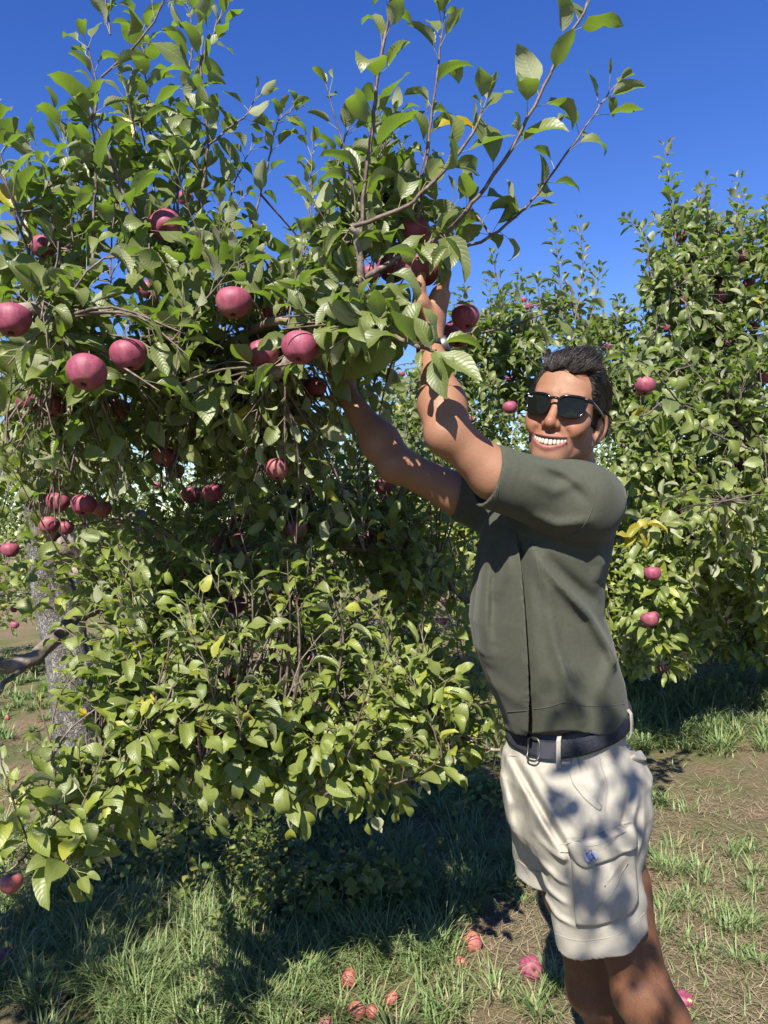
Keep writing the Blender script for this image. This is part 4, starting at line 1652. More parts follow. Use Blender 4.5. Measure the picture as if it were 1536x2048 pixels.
    # ---- turn into objects
    def arrays(self):
        B = np.array([l[0] for l in self.L])
        X = np.array([l[1] for l in self.L])
        Yv = np.array([l[2] for l in self.L])
        Z = np.array([l[3] for l in self.L])
        rnd = np.array([l[4] for l in self.L])
        fx = np.array([int(l[5]) for l in self.L])
        va = np.array([l[6] for l in self.L])
        return B, X, Yv, Z, rnd, fx, va

    def cull(self, test):
        B, X, Yv, Z, rnd, fx, va = self.arrays()
        px, py, Y = proj(B + X * 0.45)
        bad, fruit = test(px, py, Y, B + X * 0.45)
        bad = (bad & (fx == 0)) | (fruit & (fx < 2))
        own = np.array([l[7] for l in self.L])
        n0 = np.bincount(own[own >= 0], minlength=len(self.tw))
        self.L = [l for l, b in zip(self.L, bad) if not b]
        own = own[~bad]
        n1 = np.bincount(own[own >= 0], minlength=len(self.tw))
        dead = (n0 > 0) & (n1 < 0.4 * n0)          # a twig stripped of its leaves goes too
        self.L = [l for l in self.L if l[7] < 0 or not dead[l[7]]]
        self.tw = [w for i, w in enumerate(self.tw) if not dead[i]]
        self.pet = [l[8] for l in self.L if l[8] is not None]


def leaf_mesh(name, sel, arr, lod, mat):
    B, X, Yv, Z, rnd, fx, va = arr
    Vs, Qs, Us, Rs, o = [], [], [], [], 0
    for v in range(len(LP)):
        idx = np.where(sel & (va == v))[0]
        if not len(idx):
            continue
        P, Q, uv = VAR[lod][v]
        W = B[idx][:, None] + P[None, :, 0:1] * X[idx][:, None] + P[None, :, 1:2] * Yv[idx][:, None] + P[None, :, 2:3] * Z[idx][:, None]
        m = len(P)
        Vs.append(W.reshape(-1, 3))
        Qs.append((Q[None] + (o + np.arange(len(idx)) * m)[:, None, None]).reshape(-1, 4))
        Us.append(np.tile(uv, (len(idx), 1)))
        Rs.append(np.repeat(rnd[idx], m))
        o += len(idx) * m
    return mesh_np(name, np.concatenate(Vs), np.concatenate(Qs), mat, uv=np.concatenate(Us), attrs={'rnd': np.concatenate(Rs)})


def tubes_mesh(name, lst, mat, sides=4):
    return mesh_np(name, *merge([tube(p, r, sides) for p, r in lst]), mat)


def petiole_mesh(name, pets, mat, r=0.0008):
    a = np.array([p[0] for p in pets])
    b = np.array([p[1] for p in pets])
    d = nrm(b - a)
    u = nrm(np.cross(d, np.array([0.3, 0.2, 1.0])))
    v = np.cross(d, u)
    ring = [u * math.cos(q) + v * math.sin(q) for q in (0, 2.094, 4.189)]
    V = np.stack([a + x * r for x in ring] + [b + x * r * 0.8 for x in ring], 1).reshape(-1, 3)
    n = len(a)
    Q = np.array([[0, 1, 4, 3], [1, 2, 5, 4], [2, 0, 3, 5]])
    Q = (Q[None] + (np.arange(n) * 6)[:, None, None]).reshape(-1, 4)
    return mesh_np(name, V, Q, mat)


ZB = {}


def splat_visible(trees):
    """A coarse look from the photograph's viewpoint: how many cells each leaf shows in, so the largest-showing become single objects."""
    W, Hh, S = 384, 512, 4.0
    ids, pxs, pys, ys, rad = [], [], [], [], []
    for k, t in enumerate(trees):
        B, X, Yv, Z, *_ = t.arr
        c = B + X * 0.45
        px, py, Y = proj(c)
        ids.append(np.stack([np.full(len(c), k), np.arange(len(c))], 1))
        pxs.append(px)
        pys.append(py)
        ys.append(Y)
        rad.append(np.linalg.norm(X, axis=1) * 0.30 * FPX / np.maximum(Y, 0.1))
    ids = np.concatenate(ids)
    px, py, Y, rad = [np.concatenate(q) for q in (pxs, pys, ys, rad)]
    buf = np.full((Hh, W), -1, int)
    ok = np.where((Y > 0.3) & (px > -40) & (px < 1576) & (py > -40) & (py < 2088))[0]
    for i in ok[np.argsort(-Y[ok])]:
        x0, x1 = int((px[i] - rad[i]) / S), int((px[i] + rad[i]) / S) + 1
        y0, y1 = int((py[i] - rad[i]) / S), int((py[i] + rad[i]) / S) + 1
        buf[max(y0, 0):max(y1, 0), max(x0, 0):max(x1, 0)] = i
    # the person hides what is behind him
    for poly, Yp in PERSON_MASK:
        pass
    cnt = np.bincount(buf[buf >= 0].ravel(), minlength=len(ids))
    out = []
    for k, t in enumerate(trees):
        m = ids[:, 0] == k
        c = cnt[m].astype(float)
        pxk, pyk, Yk = px[m], py[m], Y[m]
        hid = inside_person(pxk, pyk) & (Yk > 1.75)
        c[hid] = 0
        out.append(c)
    return out


PERSON_MASK = [([(1040, 700), (1215, 700), (1230, 930), (1250, 1000), (1215, 1200), (1255, 1440), (1295, 1530), (1290, 1850), (1360, 2060), (1140, 2060), (1110, 1880), (1030, 1740), (1010, 1460),
                  (940, 1240), (955, 1060), (890, 1050), (760, 960), (690, 830), (680, 780), (740, 800), (900, 950), (850, 880), (830, 700), (835, 620), (895, 620), (900, 720), (990, 880), (1045, 905)], 1.7)]


def inside_person(px, py):
    poly = np.array(PERSON_MASK[0][0], float)
    x, y = np.asarray(px), np.asarray(py)
    ins = np.zeros(x.shape, bool)
    n = len(poly)
    for i in range(n):
        x0, y0 = poly[i]
        x1, y1 = poly[(i + 1) % n]
        c = (y0 > y) != (y1 > y)
        xi = (x1 - x0) * (y - y0) / (y1 - y0 + 1e-9) + x0
        ins ^= c & (x < xi)
    return ins


# ------------------------------------------------------------------ apples: where each hangs, how big it shows, how it is described
R_APPLE = 0.039
APPLES = [
    # px, py, radius px, tilt(x,y deg), kind, label
    (173, 745, 41, (28, 4), 0, 'largest dusky pink apple, fully lit, its blossom end showing, hanging below the pale branch'),
    (257, 710, 38, (10, -8), 0, 'red apple half hidden just behind the largest pink apple'),
    (331, 452, 33, (46, -10), 0, 'dark red apple among the tall shoots with its blossom end turned to the viewer'),
    (87, 494, 26, (12, 8), 0, 'red apple high on the near tree, partly covered by one curled leaf'),
    (24, 640, 39, (15, 0), 0, 'maroon apple cut by the picture edge under the pale branch'),
    (467, 606, 36, (14, 4), 0, 'shaded maroon apple hanging alone against blue sky in the near tree'),
    (549, 621, 27, (16, -12), 0, 'pink apple behind a leaf, between the shaded maroon apple and the man\'s hands'),
    (600, 696, 38, (24, 6), 0, 'bright pink apple with a dark leaf shadow across it, beside the far hand'),
    (527, 708, 33, (10, -10), 0, 'pink apple touching the bright leaf-shadowed apple on its outer side'),
    (430, 716, 21, (10, 0), 0, 'small red apple peeping between leaves in the middle of the near tree'),
    (630, 775, 25, (15, 0), 0, 'deep shaded apple hanging just under the far hand'),
    (237, 818, 23, (18, 0), 1, 'rosy apple with a yellow-green base below the largest pink apple'),
    (105, 812, 27, (10, 0), 0, 'dark shaded apple at the outer side of the near tree, below the pale branch'),
    (55, 802, 23, (12, 0), 0, 'small dim apple tucked behind leaves next to the dark shaded apple'),
    (329, 914, 24, (25, 12), 0, 'purple-pink apple lit on top in the dark middle of the near tree'),
    (352, 942, 18, (10, 0), 1, 'greenish apple close under the purple-pink one'),
    (382, 990, 20, (10, 0), 0, 'left apple of a touching pair above the knotted limb'),
    (427, 985, 23, (8, -14), 0, 'right apple of a touching pair above the knotted limb'),
    (554, 938, 26, (10, 0), 0, 'big shadowed apple below a lone bright leaf in the near tree'),
    (115, 1005, 23, (20, 10), 0, 'upper pink apple of the cluster over the lichened trunk'),
    (167, 1010, 25, (26, 0), 0, 'purple-red apple in the middle of the cluster over the lichened trunk'),
    (204, 1018, 20, (8, 0), 1, 'dull brownish-green apple at the end of the cluster over the trunk'),
    (98, 1050, 21, (14, 0), 0, 'lower pink apple of the cluster over the lichened trunk'),
    (131, 1056, 17, (10, 0), 0, 'small pink apple squeezed in at the foot of the cluster over the trunk'),
    (20, 1100, 18, (10, 0), 0, 'pink apple behind twigs at the edge of the picture beside the trunk'),
    (478, 1083, 19, (22, 0), 1, 'two-toned pink and yellow apple in the middle of the knotted limb'),
    (476, 1047, 17, (10, 0), 1, 'yellow-green apple with a pink blush above the two-toned apple'),
    (438, 1083, 18, (10, 8), 0, 'red apple side by side with the two-toned apple'),
    (593, 1060, 22, (8, 0), 1, 'dull russet apple behind a bare twig tip, below the far arm'),
    (471, 1210, 22, (12, 0), 0, 'purple apple hanging by itself below the knotted limb'),
    (450, 1362, 23, (8, 0), 0, 'dark maroon apple hanging low over the shaded grass gap'),
    (697, 1405, 18, (10, 0), 0, 'dark little apple low in the near tree above the weeds'),
    (768, 972, 20, (20, -20), 0, 'bright pink apple under the far forearm'),
    (735, 1078, 15, (10, 0), 0, 'small half-hidden apple straight below the far elbow'),
    (22, 1766, 23, (12, 0), 1, 'orange-red apple in the lowest leafy spray at the picture edge'),
    (832, 462, 29, (18, 6), 0, 'purple apple above the picking hand, under the fan of leaves'),
    (786, 536, 33, (12, -8), 0, 'large pink apple touching the picking hand, split by leaf shadows'),
    (742, 548, 21, (10, 0), 0, 'small apple farthest from the hand in the cluster being picked'),
    (931, 634, 29, (14, -6), 0, 'purple apple with a pink cap beside the picking wrist'),
    (915, 668, 31, (20, 8), 0, 'almost black shaded apple right beside the wrist watch'),
    (296, 580, 21, (10, 0), 0, 'apple in shade behind the upright limb, under the high dark red apple'),
    (371, 398, 17, (10, 0), 0, 'small purple apple highest of all in the near tree'),
]
HELD = 'red apple gripped in the man\'s raised hand'
# the trees behind: px, py, r, tree index, label
APPLES_B = [
    (1290, 772, 22, 2, 'pink apple with a pointed leaf shadow, next to the man\'s head'),
    (1305, 1147, 17, 2, 'bright magenta apple hanging alone behind the man\'s back'),
    (1328, 1337, 13, 2, 'low pink apple just above the far grass'),
    (1300, 1238, 19, 2, 'dark apple in the shade below the bright magenta apple'),
    (1362, 474, 13, 2, 'topmost apple on the tall background tree'),
    (1484, 512, 14, 2, 'plum-coloured apple high near the picture edge on the tall background tree'),
    (1436, 563, 13, 2, 'upper apple of the stacked pair high in the tall background tree'),
    (1438, 594, 14, 2, 'lower apple of the stacked pair high in the tall background tree'),
    (1498, 567, 13, 2, 'dark shaded apple beside the stacked pair'),
    (1365, 566, 9, 2, 'tiny apple below the topmost background apple'),
    (1368, 600, 9, 2, 'tiny shaded apple under another tiny one in the tall background tree'),
    (1332, 656, 11, 2, 'pink apple at the inner edge of the tall background tree'),
    (1507, 655, 13, 2, 'half-hidden pink apple by the picture edge, under the dark shaded one'),
    (1456, 686, 9, 2, 'small pink apple below the stacked pair'),
    (1445, 746, 12, 2, 'rosy apple level with the man\'s forehead in the tall background tree'),
    (1486, 764, 12, 2, 'dull red apple beside the rosy one at forehead height'),
    (1524, 755, 14, 2, 'red apple on the picture edge at forehead height'),
    (1356, 1024, 12, 2, 'wine-red apple under a big hanging leaf behind the man\'s shoulder'),
    (1384, 1070, 12, 2, 'wine-red apple beyond the yellow leaves'),
    (1478, 925, 14, 2, 'very dark apple in shade at shoulder height near the picture edge'),
    (1408, 1290, 7, 2, 'tiny bright red apple deep in the shade of the tall tree'),
    (1212, 694, 11, 1, 'pink apple just above the man\'s hair, on the side of his ear'),
    (1092, 706, 11, 1, 'pink apple touching the top of the man\'s hair'),
    (1033, 747, 11, 1, 'pink apple in front of the man\'s brow, against the leaves'),
    (1018, 758, 8, 1, 'little pink apple touching the one in front of the man\'s brow'),
    (1058, 613, 10, 1, 'small red apple on the background tree above the man\'s head'),
    (1047, 600, 7, 1, 'tiny red apple just over the small red one'),
    (1020, 815, 15, 1, 'shaded apple level with the sunglasses, toward the raised arm'),
    (1226, 968, 9, 1, 'red apple peeping behind the man\'s shoulder'),
    (945, 838, 9, 1, 'tiny pink apple behind the raised elbow'),
    (804, 748, 7, 3, 'tiny pink apple between the two raised forearms'),
    (596, 1200, 8, 3, 'tiny pink apple in the far row, seen under the near tree'),
    (29, 1250, 9, 4, 'tiny pink apple in the far row beside the lichened trunk'),
    (28, 1219, 7, 4, 'tiniest pink apple in the far row beside the lichened trunk'),
    (313, 971, 9, 3, 'tiny pink apple showing through a gap in the near tree'),
    (890, 1205, 9, 3, 'tiny pink apple in front of the man\'s chest'),
    (887, 1243, 8, 3, 'tiny red apple below another in front of the man\'s chest'),
]
GROUND_APPLES = [
    # px, py of the centre, r px, kind, label
    (945, 1884, 20, 2, 'orange-red windfall apple at the edge of the dry patch beside the grass tuft'),
    (1063, 1937, 24, 0, 'magenta windfall apple half in the man\'s shadow'),
    (698, 1957, 20, 2, 'orange windfall apple with a bruise lying in grass'),
    (713, 2023, 19, 2, 'wrinkled orange-red windfall apple nearest the bottom edge of the picture'),
    (744, 2023, 14, 2, 'shrivelled dark windfall apple touching the wrinkled orange one'),
    (785, 1997, 15, 2, 'pale pink withered windfall apple'),
    (652, 2046, 11, 0, 'windfall apple cut off by the bottom edge of the picture'),
    (1367, 1999, 18, 3, 'bitten windfall apple with yellow flesh behind the man\'s legs'),
    (923, 1924, 9, 2, 'small crushed dark red piece of windfall apple'),
    (1510, 1373, 12, 2, 'faded windfall apple in far grass near the picture edge'),
    (80, 1402, 5, 0, 'tiny windfall apple on the bright grass beyond the trunk'),
    (15, 1435, 6, 2, 'tiny windfall apple in the bright grass at the picture edge'),
    (120, 1995, 14, 0, 'windfall apple in deep shade near the bottom corner'),
    (12, 1912, 16, 0, 'dark windfall apple in the shade at the picture edge'),
    (440, 1805, 9, 2, 'small windfall apple among the weeds under the tree'),
]


def apple_depth(r):
    """How far off an apple that shows r pixels wide hangs in the near tree, and its size."""
    sc = 1.0 if r >= 30 else 0.84
    return FPX * R_APPLE * sc / r, sc


def apple_depth_b(r):
    sc = 1.0 if r > 20 or r < 10 else 1.1
    return FPX * R_APPLE * sc / r, sc


def apple_profile():
    th = np.linspace(0, math.pi, 19)
    r = np.sin(th) * (1 + 0.10 * np.cos(th) - 0.02 * np.cos(3 * th))
    z = np.cos(th) * 0.90
    # hollow at the stem and at the blossom end
    z = z - 0.34 * np.exp(-(th / 0.42) ** 2)
    z = z + 0.22 * np.exp(-((math.pi - th) / 0.34) ** 2)
    return r, z


def make_apple_meshes():
    rr, zz = apple_profile()
    out = []
    for var in range(4):
        r_ = np.random.default_rng(var)
        n = 28
        a = np.arange(n) * 2 * math.pi / n
        V = []
        for i in range(len(rr)):
            lob = 1 + 0.022 * math.sin(1) * np.cos(5 * a + var) * (i / len(rr)) + 0.02 * np.cos(2 * a + var * 2) + 0.012 * np.cos(3 * a + var)
            if var == 3:
                lob = lob - 0.008 * np.abs(np.sin(7 * a + i * 0.7)) * np.sin(i / len(rr) * math.pi)
            V.append(np.stack([rr[i] * np.cos(a) * lob, rr[i] * np.sin(a) * lob, np.full(n, zz[i]) + 0.02 * np.cos(a + var)], 1))
        V = np.concatenate(V) * R_APPLE * 0.97
        m = len(rr)
        i = np.arange(m - 1)[:, None] * n
        j = np.arange(n)[None]
        j2 = (j + 1) % n
        Q = np.stack([i + j, i + n + j, i + n + j2, i + j2], -1).reshape(-1, 4)
        out.append((V, Q))
    return out


APPLE_VQ = make_apple_meshes()
_amesh = {}


def apple_mesh(var, mat):
    k = (var, mat)
    if k not in _amesh:
        _amesh[k] = mesh_np('apple', *APPLE_VQ[var], M[mat])
    return _amesh[k]


def part_meshes():
    s = resample(np.array([(0, 0, 0.52), (0.03, 0, 0.85), (0.12, 0.02, 1.25)]) * R_APPLE, 6)
    V, Q = tube(s, np.linspace(0.0016, 0.0013, 6), 5)
    stem = mesh_np('stem', V, Q, M['stem'])
    parts = []
    for k in range(5):
        a = k * 1.257
        c = np.array([math.cos(a), math.sin(a), 0])
        p = np.array([(0, 0, -0.66), (0.09, 0, -0.74), (0.15, 0, -0.80)])
        q = p[:, 0:1] * c + np.array([0, 0, 1]) * p[:, 2:3]
        parts.append(tube(q * R_APPLE, np.array([0.0022, 0.0018, 0.0005]), 4))
    V, Q = merge(parts)
    return stem, mesh_np('blossom_end', V, Q, M['calyx'])


STEM_ME, CALYX_ME = part_meshes()


def add_apple(P, scale, tilt, kind, label, group, seed, stem=True):
    r = np.random.default_rng(seed)
    var = int(r.integers(3)) if kind != 2 else 3
    mat = {0: 'apple', 1: 'apple_green', 2: 'apple_rot', 3: 'apple'}[kind]
    o = bpy.data.objects.new('apple', apple_mesh(var, mat))
    COL.objects.link(o)
    mt = Matrix.Translation(Vector(P)) @ Matrix.Rotation(math.radians(-tilt[0]), 4, 'X') @ Matrix.Rotation(math.radians(tilt[1]), 4, 'Y') @ Matrix.Rotation(r.random() * 6.28, 4, 'Z') @ Matrix.Scale(scale, 4)
    o.matrix_basis = mt
    tag(o, label, 'apple', group)
    for nm, me in (('stem', STEM_ME), ('blossom_end', CALYX_ME)):
        if nm == 'stem' and not stem:
            continue
        c = bpy.data.objects.new(nm, me)
        COL.objects.link(c)
        c.parent = o
    return o


# ------------------------------------------------------------------ the trees
def in_person(X, Y_, d):
    return d < 2.05 and bool(inside_person(np.array([X]), np.array([Y_]))[0])


def build_trees():
    trees = []
    # ---------- 0: the near tree being picked
    T = Tree(11)
    T.limb_objs = []

    def limb(pts, r0, r1, n=24, name='branch', jit=0.006):
        c = resample(A(*pts), n)
        c[1:-1] += T.r.normal(size=(n - 2, 3)) * jit
        T.limb_objs.append((c, np.linspace(r0, r1, n)))
        T.limbs.append(c)
        return c
    T.trunk = (resample(A((175, 1690, 3.7), (165, 1560, 3.7), (150, 1400, 3.68), (118, 1240, 3.66), (98, 1120, 3.62), (90, 1010, 3.55)), 26), np.interp(np.linspace(0, 1, 26), [0, 0.08, 0.3, 0.8, 1], [0.17, 0.125, 0.108, 0.098, 0.09]))
    T.limbs.append(T.trunk[0])
    limb([(92, 1080, 3.58), (140, 960, 3.3), (230, 880, 2.9), (340, 790, 2.45), (430, 740, 2.1), (540, 738, 1.85), (640, 700, 1.75)], 0.065, 0.010, 34)
    limb([(100, 1060, 3.58), (60, 900, 3.1), (110, 760, 2.3), (150, 680, 1.75), (120, 648, 1.6), (70, 626, 1.56), (-40, 610, 1.53)], 0.055, 0.008, 30)
    limb([(110, 1110, 3.6), (230, 1040, 3.3), (390, 1085, 3.0), (480, 1095, 2.9), (600, 1070, 2.75), (760, 1100, 2.65), (900, 1170, 2.55), (940, 1200, 2.5)], 0.07, 0.012, 34)
    limb([(190, 1215, 2.95), (150, 1235, 2.7), (110, 1275, 2.5), (62, 1322, 2.38), (0, 1330, 2.32), (-80, 1322, 2.28)], 0.028, 0.021, 22, jit=0.003)
    limb([(135, 1130, 3.62), (200, 1190, 3.2), (185, 1215, 2.95)], 0.04, 0.028, 10, jit=0.003)
    limb([(62, 1322, 2.38), (30, 1350, 2.3), (0, 1385, 2.22), (-30, 1420, 2.15)], 0.009, 0.006, 12)
    limb([(160, 1330, 3.6), (300, 1290, 3.0), (420, 1330, 2.6), (560, 1330, 2.4), (660, 1360, 2.25)], 0.04, 0.008, 26)
    limb([(160, 1420, 3.55), (215, 1480, 2.6), (150, 1580, 1.9), (110, 1640, 1.72), (60, 1700, 1.62)], 0.022, 0.005, 22, jit=0.002)
    limb([(480, 1095, 2.9), (440, 1150, 2.6), (380, 1210, 2.35), (310, 1300, 2.15)], 0.018, 0.006, 18)
    limb([(640, 700, 1.75), (560, 640, 1.8), (450, 690, 1.95), (395, 712, 2.0), (340, 655, 1.88), (292, 525, 1.80), (287, 485, 1.78)], 0.012, 0.0075, 30, jit=0.002)
    limb([(640, 700, 1.75), (690, 640, 1.68), (720, 560, 1.64), (715, 490, 1.62), (701, 455, 1.60)], 0.011, 0.0065, 18, jit=0.002)
    limb([(720, 560, 1.64), (790, 520, 1.68), (850, 490, 1.68), (888, 469, 1.66)], 0.007, 0.005, 12, jit=0.002)
    limb([(690, 640, 1.68), (760, 660, 1.58), (830, 690, 1.47), (872, 702, 1.42)], 0.006, 0.0032, 14, jit=0.002)
    limb([(760, 1100, 2.65), (860, 1330, 2.45), (920, 1470, 2.3), (1000, 1500, 2.25)], 0.012, 0.004, 20)
    limb([(660, 1360, 2.25), (720, 1470, 2.2), (740, 1540, 2.15)], 0.007, 0.003, 12)
    S = T.shoot
    f = dict(fixed=True)
    # tall shoots against the sky
    Lf = 0.098
    S(A((287, 485, 1.78), (247, 385, 1.74), (205, 275, 1.72), (186, 245, 1.72)), 0.0055, 0.0035, 0.034, Lf, **f)
    S(A((186, 245, 1.72), (196, 180, 1.72), (175, 95, 1.71)), 0.0033, 0.0016, 0.030, Lf, **f)
    S(A((204, 156, 1.72), (265, 97, 1.70), (316, 30, 1.69), (335, -20, 1.68)), 0.0032, 0.0022, 0.032, Lf, **f)
    S(A((222, 70, 1.74), (213, 20, 1.75), (208, -30, 1.75)), 0.0025, 0.002, 0.032, Lf, **f)
    S(A((400, 590, 1.95), (402, 420, 1.92), (415, 270, 1.90), (400, 140, 1.88), (425, 75, 1.87), (456, -10, 1.86)), 0.0055, 0.0022, 0.028, 0.085, **f)
    S(A((404, 420, 1.92), (450, 480, 1.88), (492, 546, 1.84)), 0.003, 0.002, 0.028, 0.085, **f)
    S(A((417, 290, 1.9), (460, 255, 1.92), (492, 232, 1.94), (512, 196, 1.95)), 0.003, 0.0014, 0.026, 0.072, **f)
    S(A((492, 546, 1.84), (500, 470, 1.95), (524, 375, 2.0), (542, 300, 2.02), (555, 245, 2.03), (584, 220, 2.04)), 0.0036, 0.0015, 0.028, 0.075, **f)
    S(A((462, 396, 1.95), (472, 360, 1.98), (500, 300, 2.0)), 0.0025, 0.0014, 0.025, 0.072, **f)
    S(A((130, 560, 1.75), (108, 450, 1.74), (95, 375, 1.72), (79, 308, 1.70)), 0.0045, 0.0018, 0.030, Lf, **f)
    S(A((184, 540, 1.74), (188, 417, 1.74), (192, 333, 1.73), (183, 233, 1.72)), 0.0042, 0.0018, 0.030, Lf, **f)
    S(A((80, 560, 1.8), (30, 430, 1.72), (5, 330, 1.70), (-20, 250, 1.70)), 0.0042, 0.0016, 0.028, Lf, **f)
    S(A((60, 470, 1.65), (25, 400, 1.60), (-10, 330, 1.58), (-40, 260, 1.56)), 0.0035, 0.0016, 0.030, Lf, **f)
    S(A((330, 560, 1.9), (310, 400, 1.95), (300, 260, 1.98), (290, 150, 2.0), (285, 60, 2.0)), 0.004, 0.0016, 0.026, Lf, **f)
    S(A((360, 560, 2.0), (355, 420, 2.02), (360, 290, 2.04), (372, 180, 2.05), (385, 90, 2.05), (380, 20, 2.05)), 0.004, 0.0016, 0.026, Lf, **f)
    S(A((250, 500, 1.9), (235, 380, 1.9), (262, 260, 1.9), (250, 180, 1.9)), 0.003, 0.0016, 0.026, Lf, **f)
    S(A((150, 520, 1.95), (140, 420, 1.95), (150, 330, 1.95), (120, 240, 1.95)), 0.003, 0.0016, 0.028, Lf, **f)
    # the fan of shoots over the hands
    S(A((701, 455, 1.60), (804, 417, 1.60), (851, 380, 1.59), (907, 319, 1.58), (949, 258, 1.57), (965, 220, 1.57)), 0.0055, 0.0024, 0.034, 0.104, **f)
    S(A((888, 469, 1.66), (926, 431, 1.64), (963, 384, 1.62), (1019, 305, 1.60), (1057, 234, 1.58), (1090, 169, 1.57), (1122, 98, 1.56), (1165, 28, 1.55), (1185, -20, 1.55)), 0.0052, 0.0026, 0.034, 0.104, **f)
    S(A((915, 500, 1.72), (984, 471, 1.72), (1033, 431, 1.71), (1066, 398, 1.70), (1118, 328, 1.69), (1155, 277, 1.68), (1198, 216, 1.67), (1218, 186, 1.67)), 0.0038, 0.0016, 0.034, 0.096, **f)
    S(A((722, 470, 1.62), (733, 342, 1.60), (743, 272, 1.59), (752, 188, 1.58), (766, 94, 1.57), (778, 23, 1.56), (782, -20, 1.56)), 0.0048, 0.003, 0.034, 0.102, **f)
    S(A((835, 440, 1.66), (848, 370, 1.65), (860, 262, 1.64), (869, 178, 1.63), (881, 89, 1.62), (884, 55, 1.62)), 0.0036, 0.0016, 0.034, 0.096, **f)
    S(A((700, 470, 1.7), (672, 370, 1.70), (684, 300, 1.70), (694, 262, 1.70)), 0.003, 0.0016, 0.028, 0.075, **f)
    S(A((720, 480, 1.75), (760, 380, 1.78), (775, 290, 1.8), (790, 240, 1.8)), 0.003, 0.0016, 0.028, 0.078, **f)
    S(A((660, 520, 1.85), (640, 450, 1.9), (655, 380, 1.92)), 0.003, 0.0015, 0.026, 0.075, **f)
    # twig reaching right, past the wrist
    S(A((760, 640, 1.85), (900, 668, 1.85), (1010, 655, 1.84), (1080, 630, 1.83), (1155, 606, 1.82)), 0.0035, 0.0015, 0.045, 0.075, **f)
    # sprays in front of the arms
    for (bx, by, bY, tx, ty, tY, L, wn) in [
            (872, 702, 1.42, 950, 748, 1.38, 0.10, (0.2, -0.8, 0.5)), (868, 704, 1.42, 882, 790, 1.38, 0.088, (-0.6, -0.6, 0.3)), (862, 702, 1.42, 842, 640, 1.40, 0.065, (0.2, -0.8, 0.4)),
            (862, 698, 1.43, 880, 632, 1.41, 0.075, (0.8, -0.5, 0.3)), (850, 700, 1.43, 836, 725, 1.40, 0.05, (-0.5, -0.7, 0.3)), (880, 690, 1.44, 950, 662, 1.42, 0.085, (0.0, -0.5, 0.9)),
            (866, 700, 1.42, 900, 720, 1.37, 0.075, (0.1, -0.6, 0.7)), (830, 690, 1.46, 800, 640, 1.42, 0.085, (-0.3, -0.5, 0.8)), (815, 684, 1.47, 820, 610, 1.45, 0.08, (-0.3, -0.6, 0.6)),
            (800, 680, 1.5, 745, 640, 1.46, 0.09, (-0.1, -0.5, 0.9)), (780, 670, 1.54, 760, 730, 1.50, 0.085, (0.5, -0.7, 0.4)), (760, 662, 1.56, 720, 712, 1.52, 0.08, (-0.4, -0.6, 0.5)),
            (745, 660, 1.58, 765, 600, 1.55, 0.085, (0.4, -0.6, 0.6)), (720, 650, 1.62, 700, 590, 1.6, 0.085, (-0.3, -0.6, 0.7)), (705, 690, 1.62, 668, 770, 1.58, 0.09, (-0.6, -0.7, 0.3)),
            (715, 692, 1.62, 715, 775, 1.58, 0.085, (0.4, -0.8, 0.2)), (700, 690, 1.63, 655, 735, 1.60, 0.075, (-0.3, -0.8, 0.4)), (730, 690, 1.6, 772, 745, 1.56, 0.08, (0.5, -0.7, 0.3)),
            (835, 520, 1.56, 800, 500, 1.53, 0.075, (0, -0.5, 0.8)), (775, 548, 1.55, 838, 548, 1.52, 0.085, (0.1, -0.6, 0.8)), (880, 470, 1.62, 945, 525, 1.58, 0.11, (0.5, -0.7, 0.4)),
            (860, 490, 1.6, 905, 545, 1.57, 0.085, (0.6, -0.5, 0.6)), (850, 480, 1.6, 845, 525, 1.55, 0.06, (0, -0.6, 0.7)), (905, 610, 1.7, 950, 600, 1.68, 0.06, (0.1, -0.4, 0.9)),
            (820, 610, 1.5, 790, 570, 1.47, 0.085, (-0.2, -0.6, 0.7)), (900, 490, 1.58, 862, 528, 1.55, 0.07, (0.2, -0.7, 0.6)), (888, 469, 1.62, 915, 520, 1.56, 0.085, (0.4, -0.6, 0.6)),
            (850, 470, 1.6, 800, 478, 1.55, 0.085, (-0.2, -0.6, 0.7)), (815, 505, 1.6, 850, 500, 1.56, 0.07, (0.1, -0.6, 0.8)), (880, 520, 1.6, 905, 560, 1.575, 0.06, (0.5, -0.7, 0.4))]:
        b, e = at(bx, by, bY), at(tx, ty, tY)
        T.stalk = (tuple(b), tuple(b + (e - b) * 0.12))
        T.leaf(b + (e - b) * 0.12, e - b, np.array(wn), L, fixed=2)
    # low sprays hanging into the light
    for pts in ([(60, 1700, 1.62), (40, 1640, 1.58), (20, 1590, 1.56)], [(110, 1640, 1.72), (95, 1560, 1.68), (90, 1500, 1.66)], [(150, 1580, 1.9), (170, 1540, 1.80), (200, 1520, 1.78)],
                [(100, 1650, 1.70), (150, 1660, 1.66), (180, 1690, 1.63)], [(70, 1690, 1.63), (110, 1720, 1.6), (150, 1740, 1.58)], [(60, 1700, 1.62), (20, 1740, 1.58), (-20, 1750, 1.56)]):
        S(A(*pts), 0.003, 0.0016, 0.018, 0.085, fixed=True, ang=62, erect=0.0)
